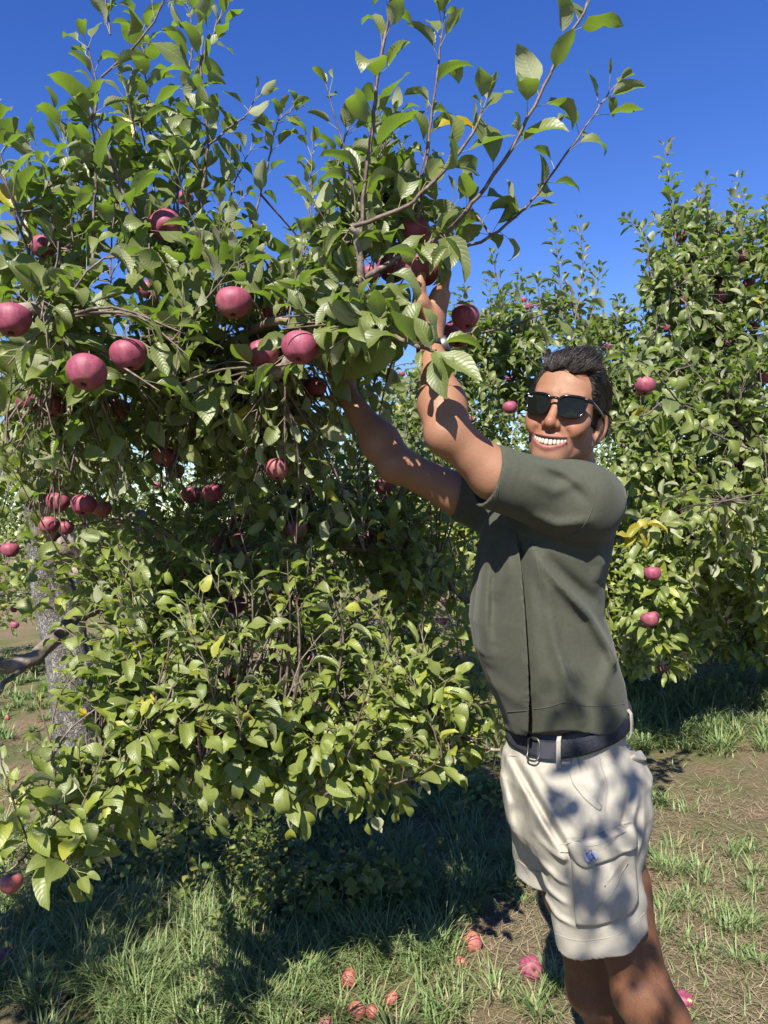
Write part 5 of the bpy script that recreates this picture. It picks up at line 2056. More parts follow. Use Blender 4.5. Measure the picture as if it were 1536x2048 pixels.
    for pts in ([(560, 1480, 1.95), (578, 1560, 1.92), (590, 1625, 1.90)], [(700, 1490, 2.0), (715, 1570, 1.98), (735, 1620, 1.97)], [(400, 1500, 1.85), (408, 1570, 1.82), (418, 1630, 1.80)], [(640, 1470, 1.95), (655, 1545, 1.93), (650, 1590, 1.92)],
                [(770, 1480, 2.05), (778, 1550, 2.03), (785, 1600, 2.02)], [(300, 1510, 1.8), (290, 1580, 1.78), (280, 1640, 1.77)], [(860, 1420, 2.15), (885, 1480, 2.12), (905, 1530, 2.1)], [(480, 1500, 1.9), (495, 1560, 1.9), (500, 1600, 1.9)], [(240, 1560, 1.75), (225, 1620, 1.72), (200, 1670, 1.7)]):
        S(A(*pts), 0.0026, 0.0014, 0.020, 0.082, fixed=True, ang=58, erect=0.0, droop=0.2)
    keep = lambda X, Y_, d: not in_person(X, Y_, d)
    blobs = [
        (290, 350, 110, 180, 1.75, 2.15, 12), (110, 450, 130, 100, 1.65, 2.1, 14), (370, 510, 110, 80, 1.75, 2.2, 16),
        (180, 560, 210, 100, 1.5, 2.1, 44), (760, 440, 90, 60, 1.58, 1.85, 20), (800, 470, 120, 50, 1.66, 1.95, 22), (690, 550, 100, 70, 1.55, 2.0, 26),
        (560, 590, 120, 60, 1.7, 2.2, 20), (500, 670, 250, 80, 1.55, 2.2, 52), (200, 700, 230, 100, 1.45, 2.2, 56), (690, 640, 130, 70, 1.5, 1.9, 34),
        (330, 800, 330, 90, 1.75, 2.7, 80), (560, 840, 200, 110, 1.95, 2.9, 56),
        (300, 950, 330, 120, 2.1, 3.3, 150), (600, 980, 240, 120, 2.2, 3.2, 90), (820, 960, 120, 110, 2.3, 3.2, 40),
        (330, 1110, 300, 90, 2.2, 3.2, 80), (640, 1150, 260, 120, 2.3, 3.1, 90), (850, 1150, 100, 110, 2.3, 3.0, 36),
        (300, 1260, 190, 100, 1.75, 2.3, 60), (200, 1340, 100, 80, 1.7, 2.0, 22), (420, 1360, 230, 100, 1.75, 2.2, 62), (330, 1460, 190, 80, 1.68, 2.1, 44), (560, 1230, 160, 110, 1.85, 2.3, 40), (480, 1560, 150, 50, 1.8, 2.1, 16), (680, 1560, 130, 50, 1.85, 2.1, 12),
        (640, 1290, 240, 110, 1.95, 2.5, 56), (760, 1400, 200, 90, 1.95, 2.4, 40), (560, 1470, 220, 90, 1.8, 2.2, 40), (720, 1500, 180, 70, 1.85, 2.2, 24), (900, 1380, 110, 120, 2.2, 2.6, 22), (920, 1490, 80, 40, 2.15, 2.4, 10),
        (40, 1020, 80, 130, 1.9, 2.6, 26), (20, 880, 120, 120, 1.7, 2.6, 28), (40, 1150, 60, 60, 2.3, 2.8, 8), (15, 1380, 30, 30, 2.1, 2.3, 3),
        (450, 1570, 260, 90, 2.3, 3.0, 60), (760, 1540, 200, 90, 2.3, 3.0, 45), (300, 890, 300, 90, 1.75, 2.2, 60), (560, 890, 150, 80, 1.85, 2.2, 32), (250, 800, 240, 70, 1.65, 2.1, 30), (640, 1060, 150, 80, 1.95, 2.3, 22), (300, 1060, 260, 70, 1.85, 2.2, 32),
        (90, 1620, 120, 110, 1.55, 1.8, 12), (230, 1540, 90, 90, 1.7, 2.0, 16),
    ]
    T.fill([b for b in blobs if b[1] < 830], 0.076, keep=keep, leaves=(5, 9))
    T.fill([b for b in blobs if b[1] >= 830], 0.063, keep=keep, leaves=(5, 9))
    # an overhead branch of the same tree, above and behind the viewpoint, whose shade falls on the man's shorts
    shade_pts = []
    for (px, py, Y, back) in [(1235, 1560, 1.55, 1.55), (1180, 1600, 1.52, 1.6), (1250, 1660, 1.55, 1.5), (1200, 1500, 1.54, 1.65), (1255, 1760, 1.56, 1.6), (1130, 1580, 1.56, 1.5),
                              (1150, 1690, 1.5, 1.6), (1225, 1800, 1.55, 1.55), (1140, 1380, 1.52, 1.35), (1190, 1440, 1.53, 1.35), (1150, 1440, 1.53, 1.4), (1240, 1620, 1.56, 1.7),
                              (1290, 1960, 1.56, 1.5), (1215, 1960, 1.62, 1.6), (1330, 2010, 1.58, 1.6), (1250, 1900, 1.55, 1.55), (1190, 1930, 1.6, 1.7)]:
        P = at(px, py, Y)
        shade_pts.append(P + sun_dir * (back + 1.25))
    shade_pts = np.array(shade_pts)
    order = np.argsort(shade_pts[:, 2])
    c0 = shade_pts[order]
    main = resample(np.array([c0[:6].mean(0) + np.array([-1.2, 0.1, 0.25]), c0[:6].mean(0) + np.array([-0.3, 0, 0.05]), c0[:6].mean(0), c0[6:12].mean(0), c0[12:].mean(0) + np.array([0.05, -0.1, 0.1])]), 40)
    T.tw.append((main, np.linspace(0.012, 0.003, 40)))
    for q in shade_pts:
        b = main[np.argmin(np.linalg.norm(main - q, axis=1))]
        T.tw.append((resample(np.array([b, (b + q) / 2 + np.array([0, 0, 0.01]), q]), 6), np.linspace(0.003, 0.0015, 6)))
        for k in range(3):
            T.leaf_on(q, nrm(q - b + 1e-3), T.r.random() * 6.28, 0.085, ang=60, fixed=True)
    # the crown goes on past the picture edge towards the viewpoint, and shades the ground and the low twigs there
    cz = resample(np.array([at(60, 900, 3.1), (-1.65, 2.2, 1.9), (-1.75, 1.4, 2.1), (-1.7, 0.7, 2.2)]), 24)
    T.limb_objs.append((cz, np.linspace(0.04, 0.01, 24)))
    for k in range(240):
        q = np.array([T.r.uniform(-2.2, -1.25), T.r.uniform(0.5, 1.9), T.r.uniform(1.15, 2.6)])
        q[0] = min(q[0], -0.62 * q[1] - 0.3)
        b = cz[np.argmin(np.linalg.norm(cz - q, axis=1))]
        pts_ = resample(np.array([b, (b + q) / 2 + T.r.normal(size=3) * 0.03, q]), 8)
        T.tw.append((pts_, np.linspace(0.004, 0.0015, 8)))
        dd = nrm(q - b)
        for j in range(8):
            T.leaf_on(pts_[3 + j // 2], dd, j * 2.4, 0.08)
    trees.append(T)

    # ---------- 1, 2: the trees behind the man; 3..: the far row
    def back_tree(seed, trunk_px, Yt, limbs_px, spires, blobs, L, trunk_r, spacing=0.021, near=()):
        t = Tree(seed)
        t.limb_objs = []
        K = 1.2
        Yt = Yt * K
        L = L * 1.14
        limbs_px = [[(a_, b_, c_ * K) for a_, b_, c_ in q_] for q_ in limbs_px]
        spires = [[(a_, b_, c_ * K) for a_, b_, c_ in q_] for q_ in spires]
        blobs = [(b_[0], b_[1], b_[2], b_[3], b_[4] * K, b_[5] * K, b_[6]) for b_ in blobs]
        base = at(trunk_px, 1400, Yt)
        base[2] = -0.05
        topz = 0.95 * (Yt / 4.8) ** 0.2
        t.trunk = (resample(np.array([base, base + [0.02, 0, 0.4], base + [-0.03, -0.05, topz * 0.8], base + [0.0, -0.05, topz]]), 16), np.interp(np.linspace(0, 1, 16), [0, 0.12, 1], [trunk_r * 1.5, trunk_r, trunk_r * 0.85]))
        t.limbs.append(t.trunk[0])
        tp = t.trunk[0][-1]
        for pts in limbs_px:
            q = np.concatenate([[tp], A(*pts)])
            c = resample(q, 20)
            c[1:-1] += t.r.normal(size=(18, 3)) * 0.012
            t.limb_objs.append((c, np.linspace(trunk_r * 0.55, 0.010, 20)))
            t.limbs.append(c)
        for pts in spires:
            t.shoot(A(*pts), 0.007, 0.002, spacing, L, ang=55, fixed=False)
        for pts in near:
            t.shoot(A(*pts), 0.005, 0.002, 0.035, 0.085, ang=60, fixed=False, erect=0.1)
        t.fill(blobs, L, maxlen=0.8, leaves=(6, 11), keep=lambda X, Y_, d: not (inside_person(np.array([X]), np.array([Y_]))[0] and 1050 < X < 1230 and T.r.random() < 0.5), long_shoot=0.22)
        trees.append(t)
        return t
    back_tree(21, 1236, 5.0,
              [[(1180, 950, 4.8), (1080, 800, 4.6), (1010, 700, 4.5)], [(1250, 900, 4.9), (1180, 700, 4.8), (1130, 560, 4.7)], [(1100, 1050, 4.6), (950, 950, 4.4), (860, 850, 4.4)],
               [(1150, 1150, 4.7), (1000, 1100, 4.5), (880, 1050, 4.5)], [(1240, 950, 4.6), (1260, 800, 4.4), (1230, 690, 4.3)]],
              [[(1130, 640, 4.7), (1118, 540, 4.7), (1108, 448, 4.7)], [(1150, 640, 4.6), (1166, 540, 4.6), (1158, 445, 4.6)], [(1170, 680, 4.6), (1190, 600, 4.6), (1200, 540, 4.6)],
               [(1010, 660, 4.4), (1000, 590, 4.4), (985, 510, 4.4)], [(1050, 700, 4.4), (1042, 620, 4.4), (1035, 560, 4.4)], [(1220, 720, 4.4), (1232, 650, 4.4), (1236, 600, 4.4)], [(950, 720, 4.4), (935, 640, 4.4), (930, 590, 4.4)],
               [(1090, 680, 4.6), (1080, 600, 4.6), (1075, 560, 4.6)], [(880, 780, 4.4), (870, 700, 4.4), (868, 640, 4.4)]],
              [(1090, 720, 130, 110, 4.2, 5.0, 120), (980, 720, 90, 90, 4.1, 4.8, 70), (900, 850, 110, 130, 4.0, 4.8, 90), (1000, 900, 140, 120, 4.0, 4.9, 70), (1220, 760, 60, 120, 4.2, 4.9, 60), (1270, 900, 60, 170, 3.9, 4.8, 70),
               (820, 950, 110, 150, 4.2, 5.0, 60), (1270, 1260, 60, 90, 4.2, 4.9, 40), (860, 1200, 100, 80, 4.2, 5.0, 30), (880, 1080, 100, 120, 4.0, 4.8, 50), (1260, 1120, 50, 130, 4.1, 4.8, 40), (780, 860, 70, 90, 4.3, 5.0, 40)], 0.082, 0.10)
    near = [[(1500, 900, 3.2), (1400, 850, 2.7), (1300, 735, 2.45), (1255, 725, 2.4)], [(1400, 850, 2.7), (1340, 800, 2.5), (1290, 830, 2.4), (1230, 850, 2.38)],
            [(1330, 760, 2.5), (1350, 740, 2.48), (1390, 730, 2.45)], [(1450, 1000, 3.6), (1360, 1040, 2.9), (1290, 1050, 2.46)]]
    t2 = back_tree(22, 1560, 4.6,
                   [[(1480, 950, 4.2), (1400, 760, 4.0), (1350, 560, 3.9)], [(1520, 900, 4.4), (1480, 700, 4.2), (1470, 520, 4.1)], [(1450, 1050, 4.0), (1350, 980, 3.7), (1290, 930, 3.6)],
                    [(1450, 1120, 4.0), (1350, 1140, 3.7), (1310, 1220, 3.6), (1330, 1330, 3.5)], [(1540, 1000, 4.0), (1520, 900, 3.6), (1480, 850, 3.4)], [(1600, 900, 4.3), (1580, 700, 4.2), (1560, 500, 4.1)],
                    ],
                   [[(1356, 520, 3.9), (1345, 420, 3.9), (1328, 298, 3.9)], [(1380, 520, 3.9), (1395, 430, 3.9), (1412, 365, 3.9)], [(1470, 560, 4.0), (1475, 470, 4.0), (1472, 388, 4.0)], [(1320, 560, 3.9), (1285, 470, 3.9), (1255, 440, 3.9)],
                    [(1530, 560, 4.0), (1535, 470, 4.0), (1545, 400, 4.0)], [(1420, 560, 4.0), (1432, 500, 4.0), (1440, 450, 4.0)], [(1500, 600, 4.0), (1508, 520, 4.0), (1510, 470, 4.0)], [(1320, 600, 3.8), (1300, 540, 3.8), (1292, 480, 3.8)]],
                   [(1390, 620, 110, 130, 3.6, 4.4, 150), (1490, 640, 100, 150, 3.6, 4.4, 120), (1350, 800, 110, 130, 3.4, 4.3, 120), (1470, 850, 120, 150, 3.3, 4.3, 130), (1330, 980, 100, 110, 3.3, 4.1, 90), (1450, 1040, 120, 110, 3.2, 4.1, 100),
                    (1330, 1130, 80, 100, 3.2, 3.9, 60), (1310, 1210, 70, 80, 3.3, 3.9, 40), (1440, 1140, 100, 50, 3.3, 4.1, 40), (1345, 1320, 45, 50, 3.3, 3.7, 12), (1530, 1120, 60, 60, 3.3, 4.0, 20), (1450, 1210, 140, 80, 4.1, 4.8, 70), (1470, 1270, 130, 60, 4.3, 5.0, 60), (1300, 1300, 80, 60, 4.1, 4.8, 40), (1360, 1260, 90, 70, 3.6, 4.2, 40), (1540, 1200, 60, 70, 3.8, 4.6, 36), (1560, 900, 60, 350, 3.4, 4.2, 90), (1380, 480, 60, 70, 3.8, 4.2, 26), (1480, 500, 70, 70, 3.8, 4.2, 24)], 0.080, 0.09, near=near)
    # yellowing leaves on its nearest spray
    for (bx, by, tx, ty, L) in [(1290, 1050, 1232, 1080, 0.115), (1292, 1052, 1330, 1040, 0.10), (1280, 1060, 1310, 1092, 0.085), (1260, 1075, 1226, 1058, 0.08), (1270, 1070, 1225, 1100, 0.07), (1300, 1045, 1270, 1030, 0.08)]:
        b, e = at(bx, by, 2.45), at(tx, ty, 2.40)
        t2.leaf(b, e - b, np.array([0.1, -0.6, 0.8]), L * 0.78, rnd=0.968 + 0.02 * random.random(), fixed=True)

    # far row
    far_specs = [(31, 640, 8.2, 2.5, 1.25), (32, -60, 8.0, 2.5, 1.2), (33, 300, 9.2, 2.6, 1.35), (34, 960, 8.8, 2.5, 1.25), (35, 1330, 9.0, 2.5, 1.2), (36, 1660, 8.4, 2.4, 1.2)]
    for (sd, px, Y, hgt, rad) in far_specs:
        t = Tree(sd)
        t.limb_objs = []
        b = at(px, 1200, Y)
        b[2] = -0.05
        t.trunk = (resample(np.array([b, b + [0.03, 0, 0.5], b + [0.0, 0, 1.0]]), 10), np.linspace(0.13, 0.09, 10))
        tp = t.trunk[0][-1]
        r = t.r
        ends = []
        for k in range(9):
            a = k * 0.7 + r.random()
            e = b + np.array([math.cos(a) * rad * 0.75, math.sin(a) * rad * 0.75, 1.0 + 0.75 * r.random()])
            c = resample(np.array([tp, (tp + e) / 2 + np.array([0, 0, 0.15]), e]), 8)
            t.limb_objs.append((c, np.linspace(0.05, 0.012, 8)))
        n = 3600
        # leaves grouped on short twigs throughout the crown
        cl = r.normal(size=(n // 9, 3))
        cl = nrm(cl) * (r.random((n // 9, 1)) ** 0.4)
        cl = cl * np.array([rad * 1.15, rad * 1.15, hgt * 0.46]) + b + np.array([0, 0, hgt * 0.62])
        cl = cl[cl[:, 2] > 0.35]
        for c in cl:
            up = nrm(np.array([r.normal() * 0.5, r.normal() * 0.5, 1.0]))
            ln = 0.22 * (0.6 + r.random())
            t.tw.append((np.array([c - up * ln * 0.3, c + up * ln * 0.7]), np.array([0.004, 0.002])))
            az = r.random() * 6
            for k in range(9):
                t.leaf_on(c + up * ln * (k / 9 - 0.3), up, az, 0.085, ang=60)
                az += 2.4
        trees.append(t)

    # ---- a far wood closing the orchard, one mass
    tl = Tree(41)
    r = tl.r
    for k in range(1500):
        x = r.uniform(-16, 16)
        c = np.array([x, r.uniform(15, 18), 0.3 + r.random() * (2.9 + 0.7 * math.sin(x * 1.1) + 0.4 * math.sin(x * 2.7))])
        for j in range(6):
            tl.leaf(c + r.normal(size=3) * 0.16, r.normal(size=3) + np.array([0, 0, -0.3]), np.array([0, -0.6, 0.8]) + r.normal(size=3) * 0.4, 0.22)
    tl.arr = tl.arrays()
    o = link('treeline', leaf_mesh('treeline', np.ones(len(tl.L), bool), tl.arr, 'low', M['leaf']))
    o.color = (0, 0, 0, 1)
    tag(o, 'far green wood closing off the orchard behind the trees', 'trees', kind='stuff')

    # ---- leave the apples in view: thin leaves that would stand right in front of them
    A1 = np.array([(a[0], a[1], a[2], apple_depth(a[2])[0]) for a in APPLES] + [(a[0], a[1], a[2], apple_depth_b(a[2])[0]) for a in APPLES_B])
    for k, t in enumerate(trees):
        def test(px, py, Y, C, k=k, t=t):
            bad = np.zeros(len(px), bool)
            rr = t.r.random(len(px))
            for ax, ay, ar, aY in A1:
                d = np.hypot(px - ax, py - ay)
                half = 0.026 * FPX / np.maximum(Y, 0.3)
                bad |= (d < ar * 0.80 + half * 0.8) & (Y < aY + 0.03) & (Y > 0.5) & (rr < 0.93)
            if k == 0:
                for hp in (at(866, 596, 1.65), at(858, 640, 1.64), at(880, 560, 1.64)):
                    q = C - hp
                    tt = q @ sun_dir
                    dd = np.linalg.norm(q - tt[:, None] * sun_dir, axis=1)
                    bad |= (tt > 0.02) & (tt < 0.45) & (dd < 0.035) & (Y > 0.5)
                bad |= (px > 818) & (px < 915) & (py > 548) & (py < 640) & (Y < 1.68)
            fruit = bad.copy()
            if k == 0:
                # the fruit the photograph shows in full sun has open air towards the sun
                for a in APPLES:
                    if any(w in a[5] for w in ('dark', 'shade', 'maroon', 'dim', 'dull', 'black')):
                        continue
                    q = C - at(a[0], a[1], apple_depth(a[2])[0])
                    tt = q @ sun_dir
                    dd = np.linalg.norm(q - tt[:, None] * sun_dir, axis=1)
                    bad |= (tt > 0.02) & (tt < 0.9) & (dd < 0.045) & (rr < 0.85) & (Y > 0.5)
            if k == 0:
                bad |= inside_person(px, py) & (Y < 2.0) & (Y > 0.3) & (py > 560)
                bad |= (py > 520) & (py < 900) & (px < 720) & (Y < 2.1) & (rr < 0.14)
                # gaps: sunlit grass under the crown, trunk, sky beside the wrist
                bad |= (np.hypot((px - 560) / 90, (py - 1310) / 55) < 1) & (rr < 0.8)
                bad |= (px > 40) & (px < 155) & (py > 1085) & (py < 1290) & (Y < 3.6) & (rr < 0.68)
                bad |= (px > 95) & (px < 215) & (py > 1400) & (py < 1500) & (Y < 3.6) & (rr < 0.85)
                bad |= (px > 828) & (px < 902) & (py > 548) & (py < 650) & (Y < 1.7)
                bad |= (px < 110) & (py > 1290) & (py < 1480) & (rr < 0.8)
                bad |= (px < 195) & (py > 1195) & (py < 1365) & (rr < 0.72)
                bad |= (px > 895) & (px < 1010) & (py > 520) & (py < 640) & (rr < 0.85)
                bad |= (py > 1640) & (px > 330) & (Y > 0.5) & (Y < 2.25)
            if k >= 1 and k <= 2:
                bad |= (px > 1215) & (py > 1380)
            # nothing grows through the man or the camera
            bad |= (np.linalg.norm(C - np.array([0, 0, CAM_H]), axis=1) < 0.45)
            return bad, fruit
        t.cull(test)
        if k == 0:
            def clear(pts):
                a_, b_, Y_ = proj(pts)
                g_ = ((a_ > 35) & (a_ < 160) & (b_ > 1085) & (b_ < 1300)) | ((a_ < 195) & (b_ > 1195) & (b_ < 1365))
                return g_.mean() > 0.25 and Y_.mean() > 0.5
            t.tw = [w for w in t.tw if w[1][0] > 0.007 or not clear(w[0])]
        t.arr = t.arrays()
    vis = splat_visible(trees[:3])

    names = ['near apple tree with lichened trunk, the one the man is picking from',
             'apple tree with slim upright tips directly behind the man\'s head',
             'tall apple tree laden with fruit at the picture edge behind the man\'s back',
             'far orchard tree seen between the near tree and the man\'s chest',
             'far orchard tree beyond the lichened trunk at the picture edge',
             'far orchard tree behind the middle of the near tree',
             'far orchard tree straight behind the man',
             'far orchard tree behind the tall fruit-laden one',
             'far orchard tree past the picture edge on the man\'s side']
    for k, t in enumerate(trees):
        base = t.trunk[0][0].copy()
        base[2] = 0
        root = empty('apple_tree', base, names[k], 'tree', 'apple trees in the orchard')
        V, Q = tube(t.trunk[0], t.trunk[1] * 1.0, 20)
        ring = smooth_noise(V, 14, k) * 0.012 + smooth_noise(V, 45, k + 50) * 0.005
        cen = np.repeat(t.trunk[0], 20, 0)
        V = cen + (V - cen) * (1 + ring / np.repeat(t.trunk[1], 20)[:, None][:, 0])[:, None]
        link('trunk', mesh_np('trunk', V, Q, M['trunk']), root)
        for c, rad in t.limb_objs:
            V, Q = tube(c, rad, 9)
            link('branch', mesh_np('branch', V, Q, M['branch'] if rad[0] > 0.008 else M['twig']), root)
        o = link('twigs', tubes_mesh('twigs', t.tw, M['twig'], 4 if k == 0 else 3), root)
        o['kind'] = 'stuff'
        if k == 0:
            o = link('leaf_stalks', petiole_mesh('leaf_stalks', t.pet, M['petiole'], 0.0009 if k == 0 else 0.0012), root)
            o['kind'] = 'stuff'
        B, X, Yv, Z, rnd, fx, va = t.arr
        sel = np.ones(len(B), bool)
        if k < 3:
            top = np.argsort(-vis[k])[:300]
            top = top[vis[k][top] > 0]
            for i in top:
                ob = bpy.data.objects.new('leaf', LEAF_ME[va[i]])
                COL.objects.link(ob)
                ob.parent = root
                ob.matrix_parent_inverse = parent_inv(root)
                ob.matrix_basis = Matrix(((X[i][0], Yv[i][0], Z[i][0], B[i][0]), (X[i][1], Yv[i][1], Z[i][1], B[i][1]), (X[i][2], Yv[i][2], Z[i][2], B[i][2]), (0, 0, 0, 1)))
                ob.color = (float(rnd[i]), 0, 0, 1)
            sel[top] = False
        o = link('crown', leaf_mesh('crown', sel, t.arr, 'med' if k == 0 else ('mid' if k < 3 else 'low'), M['leaf']), root)
        o['kind'] = 'stuff'
        o.color = (0, 0, 0, 1)

    # ---- apples
    for i, (px, py, r, tilt, kind, label) in enumerate(APPLES):
        dep, sc = apple_depth(r)
        add_apple(at(px, py, dep), sc, tilt, kind, label, 'apples on the near tree', 100 + i)
    add_apple(APPLE_HELD, 0.98, (15, 0), 0, HELD, 'apples on the near tree', 77)
    for i, (px, py, r, k, label) in enumerate(APPLES_B):
        dep, sc = apple_depth_b(r)
        add_apple(at(px, py, dep), sc, (10 + 8 * math.sin(i), 10 * math.cos(i)), 0, label, 'apples on the trees behind', 200 + i)
    return trees


t = NT('leaf_stalk')
t.set(Base_Color=(0.20, 0.20, 0.10), Roughness=0.6)
M['petiole'] = t.m


# ------------------------------------------------------------------ ground, grass, weeds, windfalls
def ground_noise(x, y):
    return smooth_noise(np.stack([x, y, np.zeros_like(x)], 1), 1.7, 91) * 0.6 + smooth_noise(np.stack([x, y, np.zeros_like(x)], 1), 5.0, 92) * 0.3


def ground_height(x, y):
    return 0.018 * smooth_noise(np.stack([x, y, np.zeros_like(x)], 1), 2.3, 93) + 0.006 * smooth_noise(np.stack([x, y, np.zeros_like(x)], 1), 9.0, 94)


def build_ground():
    # one sheet to the horizon: fine near the viewpoint, coarse far away
    xs = np.concatenate([[-600, -200, -80, -40, -20, -12], np.linspace(-8, 8, 161), [12, 20, 40, 80, 200, 600]])
    ys = np.concatenate([[-400, -100, -30, -10, -4], np.linspace(-2, 14, 161), [18, 25, 40, 80, 200, 800]])
    Xg, Yg = np.meshgrid(xs, ys, indexing='ij')
    fade = np.clip(1 - np.maximum(np.abs(Xg) - 7, 0) / 2, 0, 1) * np.clip(1 - np.maximum(Yg - 12, 0) / 3, 0, 1)
    Zg = ground_height(Xg.ravel(), Yg.ravel()).reshape(Xg.shape) * fade
    V = np.stack([Xg, Yg, Zg], -1).reshape(-1, 3)
    n, m = len(xs), len(ys)
    i = np.arange(n - 1)[:, None]
    j = np.arange(m - 1)[None]
    Q = np.stack([i * m + j, (i + 1) * m + j, (i + 1) * m + j + 1, i * m + j + 1], -1).reshape(-1, 4)
    t = NT('orchard_floor')
    g = t.geo()
    a = t.noise(1.6, 5, 0.6, vec=g)
    b = t.noise(38, 6, 0.7, vec=g)
    c2 = t.noise(160, 4, 0.7, vec=g)
    soil = t.ramp(b, [(0.3, (0.085, 0.055, 0.035)), (0.5, (0.19, 0.13, 0.082)), (0.7, (0.30, 0.225, 0.14))])
    thatch = t.ramp(c2, [(0.3, (0.09, 0.068, 0.042)), (0.6, (0.20, 0.155, 0.098)), (0.8, (0.29, 0.24, 0.16))])
    grn = t.ramp(c2, [(0.3, (0.045, 0.06, 0.02)), (0.7, (0.15, 0.17, 0.06))])
    mx = t.mix(t.ramp(t.noise(5, 4, vec=g), [(0.42, (0, 0, 0)), (0.6, (1, 1, 1))]), soil, thatch)
    mx = t.mix(t.ramp(a, [(0.42, (0, 0, 0)), (0.62, (0.85, 0.85, 0.85))]), mx, grn)
    t.put(t.b.inputs['Base Color'], mx)
    t.set(Roughness=0.95)
    t.put(t.b.inputs['Specular IOR Level'], 0.15)
    t.bump(t.math('ADD', b, t.math('MULTIPLY', c2, 0.7)), 0.9, 0.02)
    o = link('ground', mesh_np('ground', V, Q, t.m))
    o['kind'] = 'structure'

    r = np.random.default_rng(3)

    def mat_blade(name, stops, trans):
        t = NT(name)
        rnd = t.attr('rnd').outputs['Fac']
        v = t.node('SeparateXYZ', {0: t.node('UVMap').outputs[0]}).outputs[0]
        c = t.ramp(rnd, stops)
        c = t.mix(t.math('MULTIPLY', t.math('POWER', v, 3.0), 0.35), c, (0.30, 0.26, 0.13))
        t.put(t.b.inputs['Base Color'], c)
        t.set(Roughness=0.5)
        t.put(t.b.inputs['Specular IOR Level'], 0.35)
        tr = t.node('BsdfTranslucent')
        t.put(tr.inputs['Color'], c)
        mx = t.node('MixShader')
        mx.inputs[0].default_value = trans
        t.put(mx.inputs[1], t.b.outputs[0])
        t.put(mx.inputs[2], tr.outputs[0])
        t.put(t.out.inputs['Surface'], mx.outputs[0])
        return t.m
    M['grass'] = mat_blade('grass_blade', [(0.0, (0.065, 0.125, 0.035)), (0.35, (0.135, 0.215, 0.065)), (0.65, (0.21, 0.275, 0.11)), (0.85, (0.28, 0.27, 0.14)), (1.0, (0.42, 0.34, 0.2))], 0.3)
    M['straw'] = mat_blade('dry_straw', [(0.0, (0.11, 0.08, 0.05)), (0.5, (0.235, 0.18, 0.115)), (1.0, (0.38, 0.31, 0.21))], 0.1)

    def blades(name, base, az, hgt, wid, lean, curve, rnd, mat, seg=3):
        n = len(base)
        d = np.stack([np.cos(az), np.sin(az), np.zeros(n)], 1)
        side = np.stack([-np.sin(az), np.cos(az), np.zeros(n)], 1)
        rows, us = [], []
        P = base.copy()
        ang = lean.copy()
        for s in range(seg + 1):
            w = wid * (1 - (s / seg) ** 1.6) * 0.5
            if s < seg:
                rows += [P - side * w[:, None], P + side * w[:, None]]
                us += [s / seg, s / seg]
            else:
                rows += [P]
                us += [1.0]
            step = hgt / seg
            P = P + d * (np.sin(ang) * step)[:, None] + np.array([0, 0, 1.0]) * (np.cos(ang) * step)[:, None]
            ang = np.minimum(ang + curve / seg, 2.2)
        k = 2 * seg + 1
        V = np.stack(rows, 1).reshape(-1, 3)
        V[:, 2] = np.maximum(V[:, 2], 0.003 + 0.004 * np.tile(np.array(us), n))
        Qs = np.array([[2 * s, 2 * s + 1, 2 * s + 3, 2 * s + 2] for s in range(seg - 1)])
        Ts = np.array([[2 * seg - 2, 2 * seg - 1, 2 * seg]])
        off = (np.arange(n) * k)[:, None, None]
        uv = np.stack([np.tile(np.array(us), n), np.full(n * k, 0.5)], 1)
        return mesh_np(name, V, [(Qs[None] + off).reshape(-1, 4), (Ts[None] + off).reshape(-1, 3)], mat, uv=uv, attrs={'rnd': np.repeat(rnd, k)})

    # where grass grows: (px, py) centre of a stand in the picture, its size on the ground, blades, height
    stands = [(560, 1960, 0.30, 0.22, 2600, 0.17), (420, 1900, 0.28, 0.25, 2200, 0.17), (800, 1880, 0.30, 0.25, 3000, 0.17), (640, 2030, 0.35, 0.15, 1800, 0.16), (860, 1800, 0.22, 0.2, 1600, 0.15),
              (300, 1990, 0.35, 0.2, 2000, 0.18), (120, 1950, 0.4, 0.3, 2200, 0.18), (250, 1830, 0.4, 0.3, 1800, 0.16), (720, 1760, 0.4, 0.3, 2000, 0.15), (950, 2030, 0.25, 0.12, 700, 0.13),
              (940, 1720, 0.3, 0.3, 1600, 0.15), (900, 1620, 0.4, 0.4, 1600, 0.15), (600, 1700, 0.5, 0.4, 1200, 0.13), (1400, 1420, 0.8, 0.7, 6000, 0.20), (1300, 1480, 0.35, 0.4, 2200, 0.20), (1480, 1360, 0.8, 0.8, 4500, 0.22),
              (1500, 1480, 0.5, 0.4, 2200, 0.16), (1330, 1620, 0.18, 0.2, 500, 0.12), (1420, 1760, 0.35, 0.3, 800, 0.10), (1500, 1900, 0.3, 0.25, 500, 0.08), (1380, 1870, 0.2, 0.2, 500, 0.09), (1320, 1720, 0.15, 0.15, 400, 0.1),
              (1450, 1290, 1.0, 0.9, 4000, 0.25), (1300, 1380, 0.5, 0.6, 1800, 0.2), (1060, 1980, 0.12, 0.1, 200, 0.09), (1000, 1800, 0.2, 0.2, 500, 0.1), (60, 1430, 1.2, 1.2, 5000, 0.15), (60, 1330, 1.6, 1.6, 4500, 0.16),
              (560, 1330, 1.4, 1.4, 3500, 0.14), (850, 1300, 1.2, 1.2, 2500, 0.15), (300, 1340, 1.2, 1.2, 2500, 0.14), (150, 1700, 0.5, 0.4, 1500, 0.16), (40, 1820, 0.3, 0.3, 1000, 0.16), (480, 1800, 0.4, 0.3, 1200, 0.14)]
    base, hh, tuft_az = [], [], []
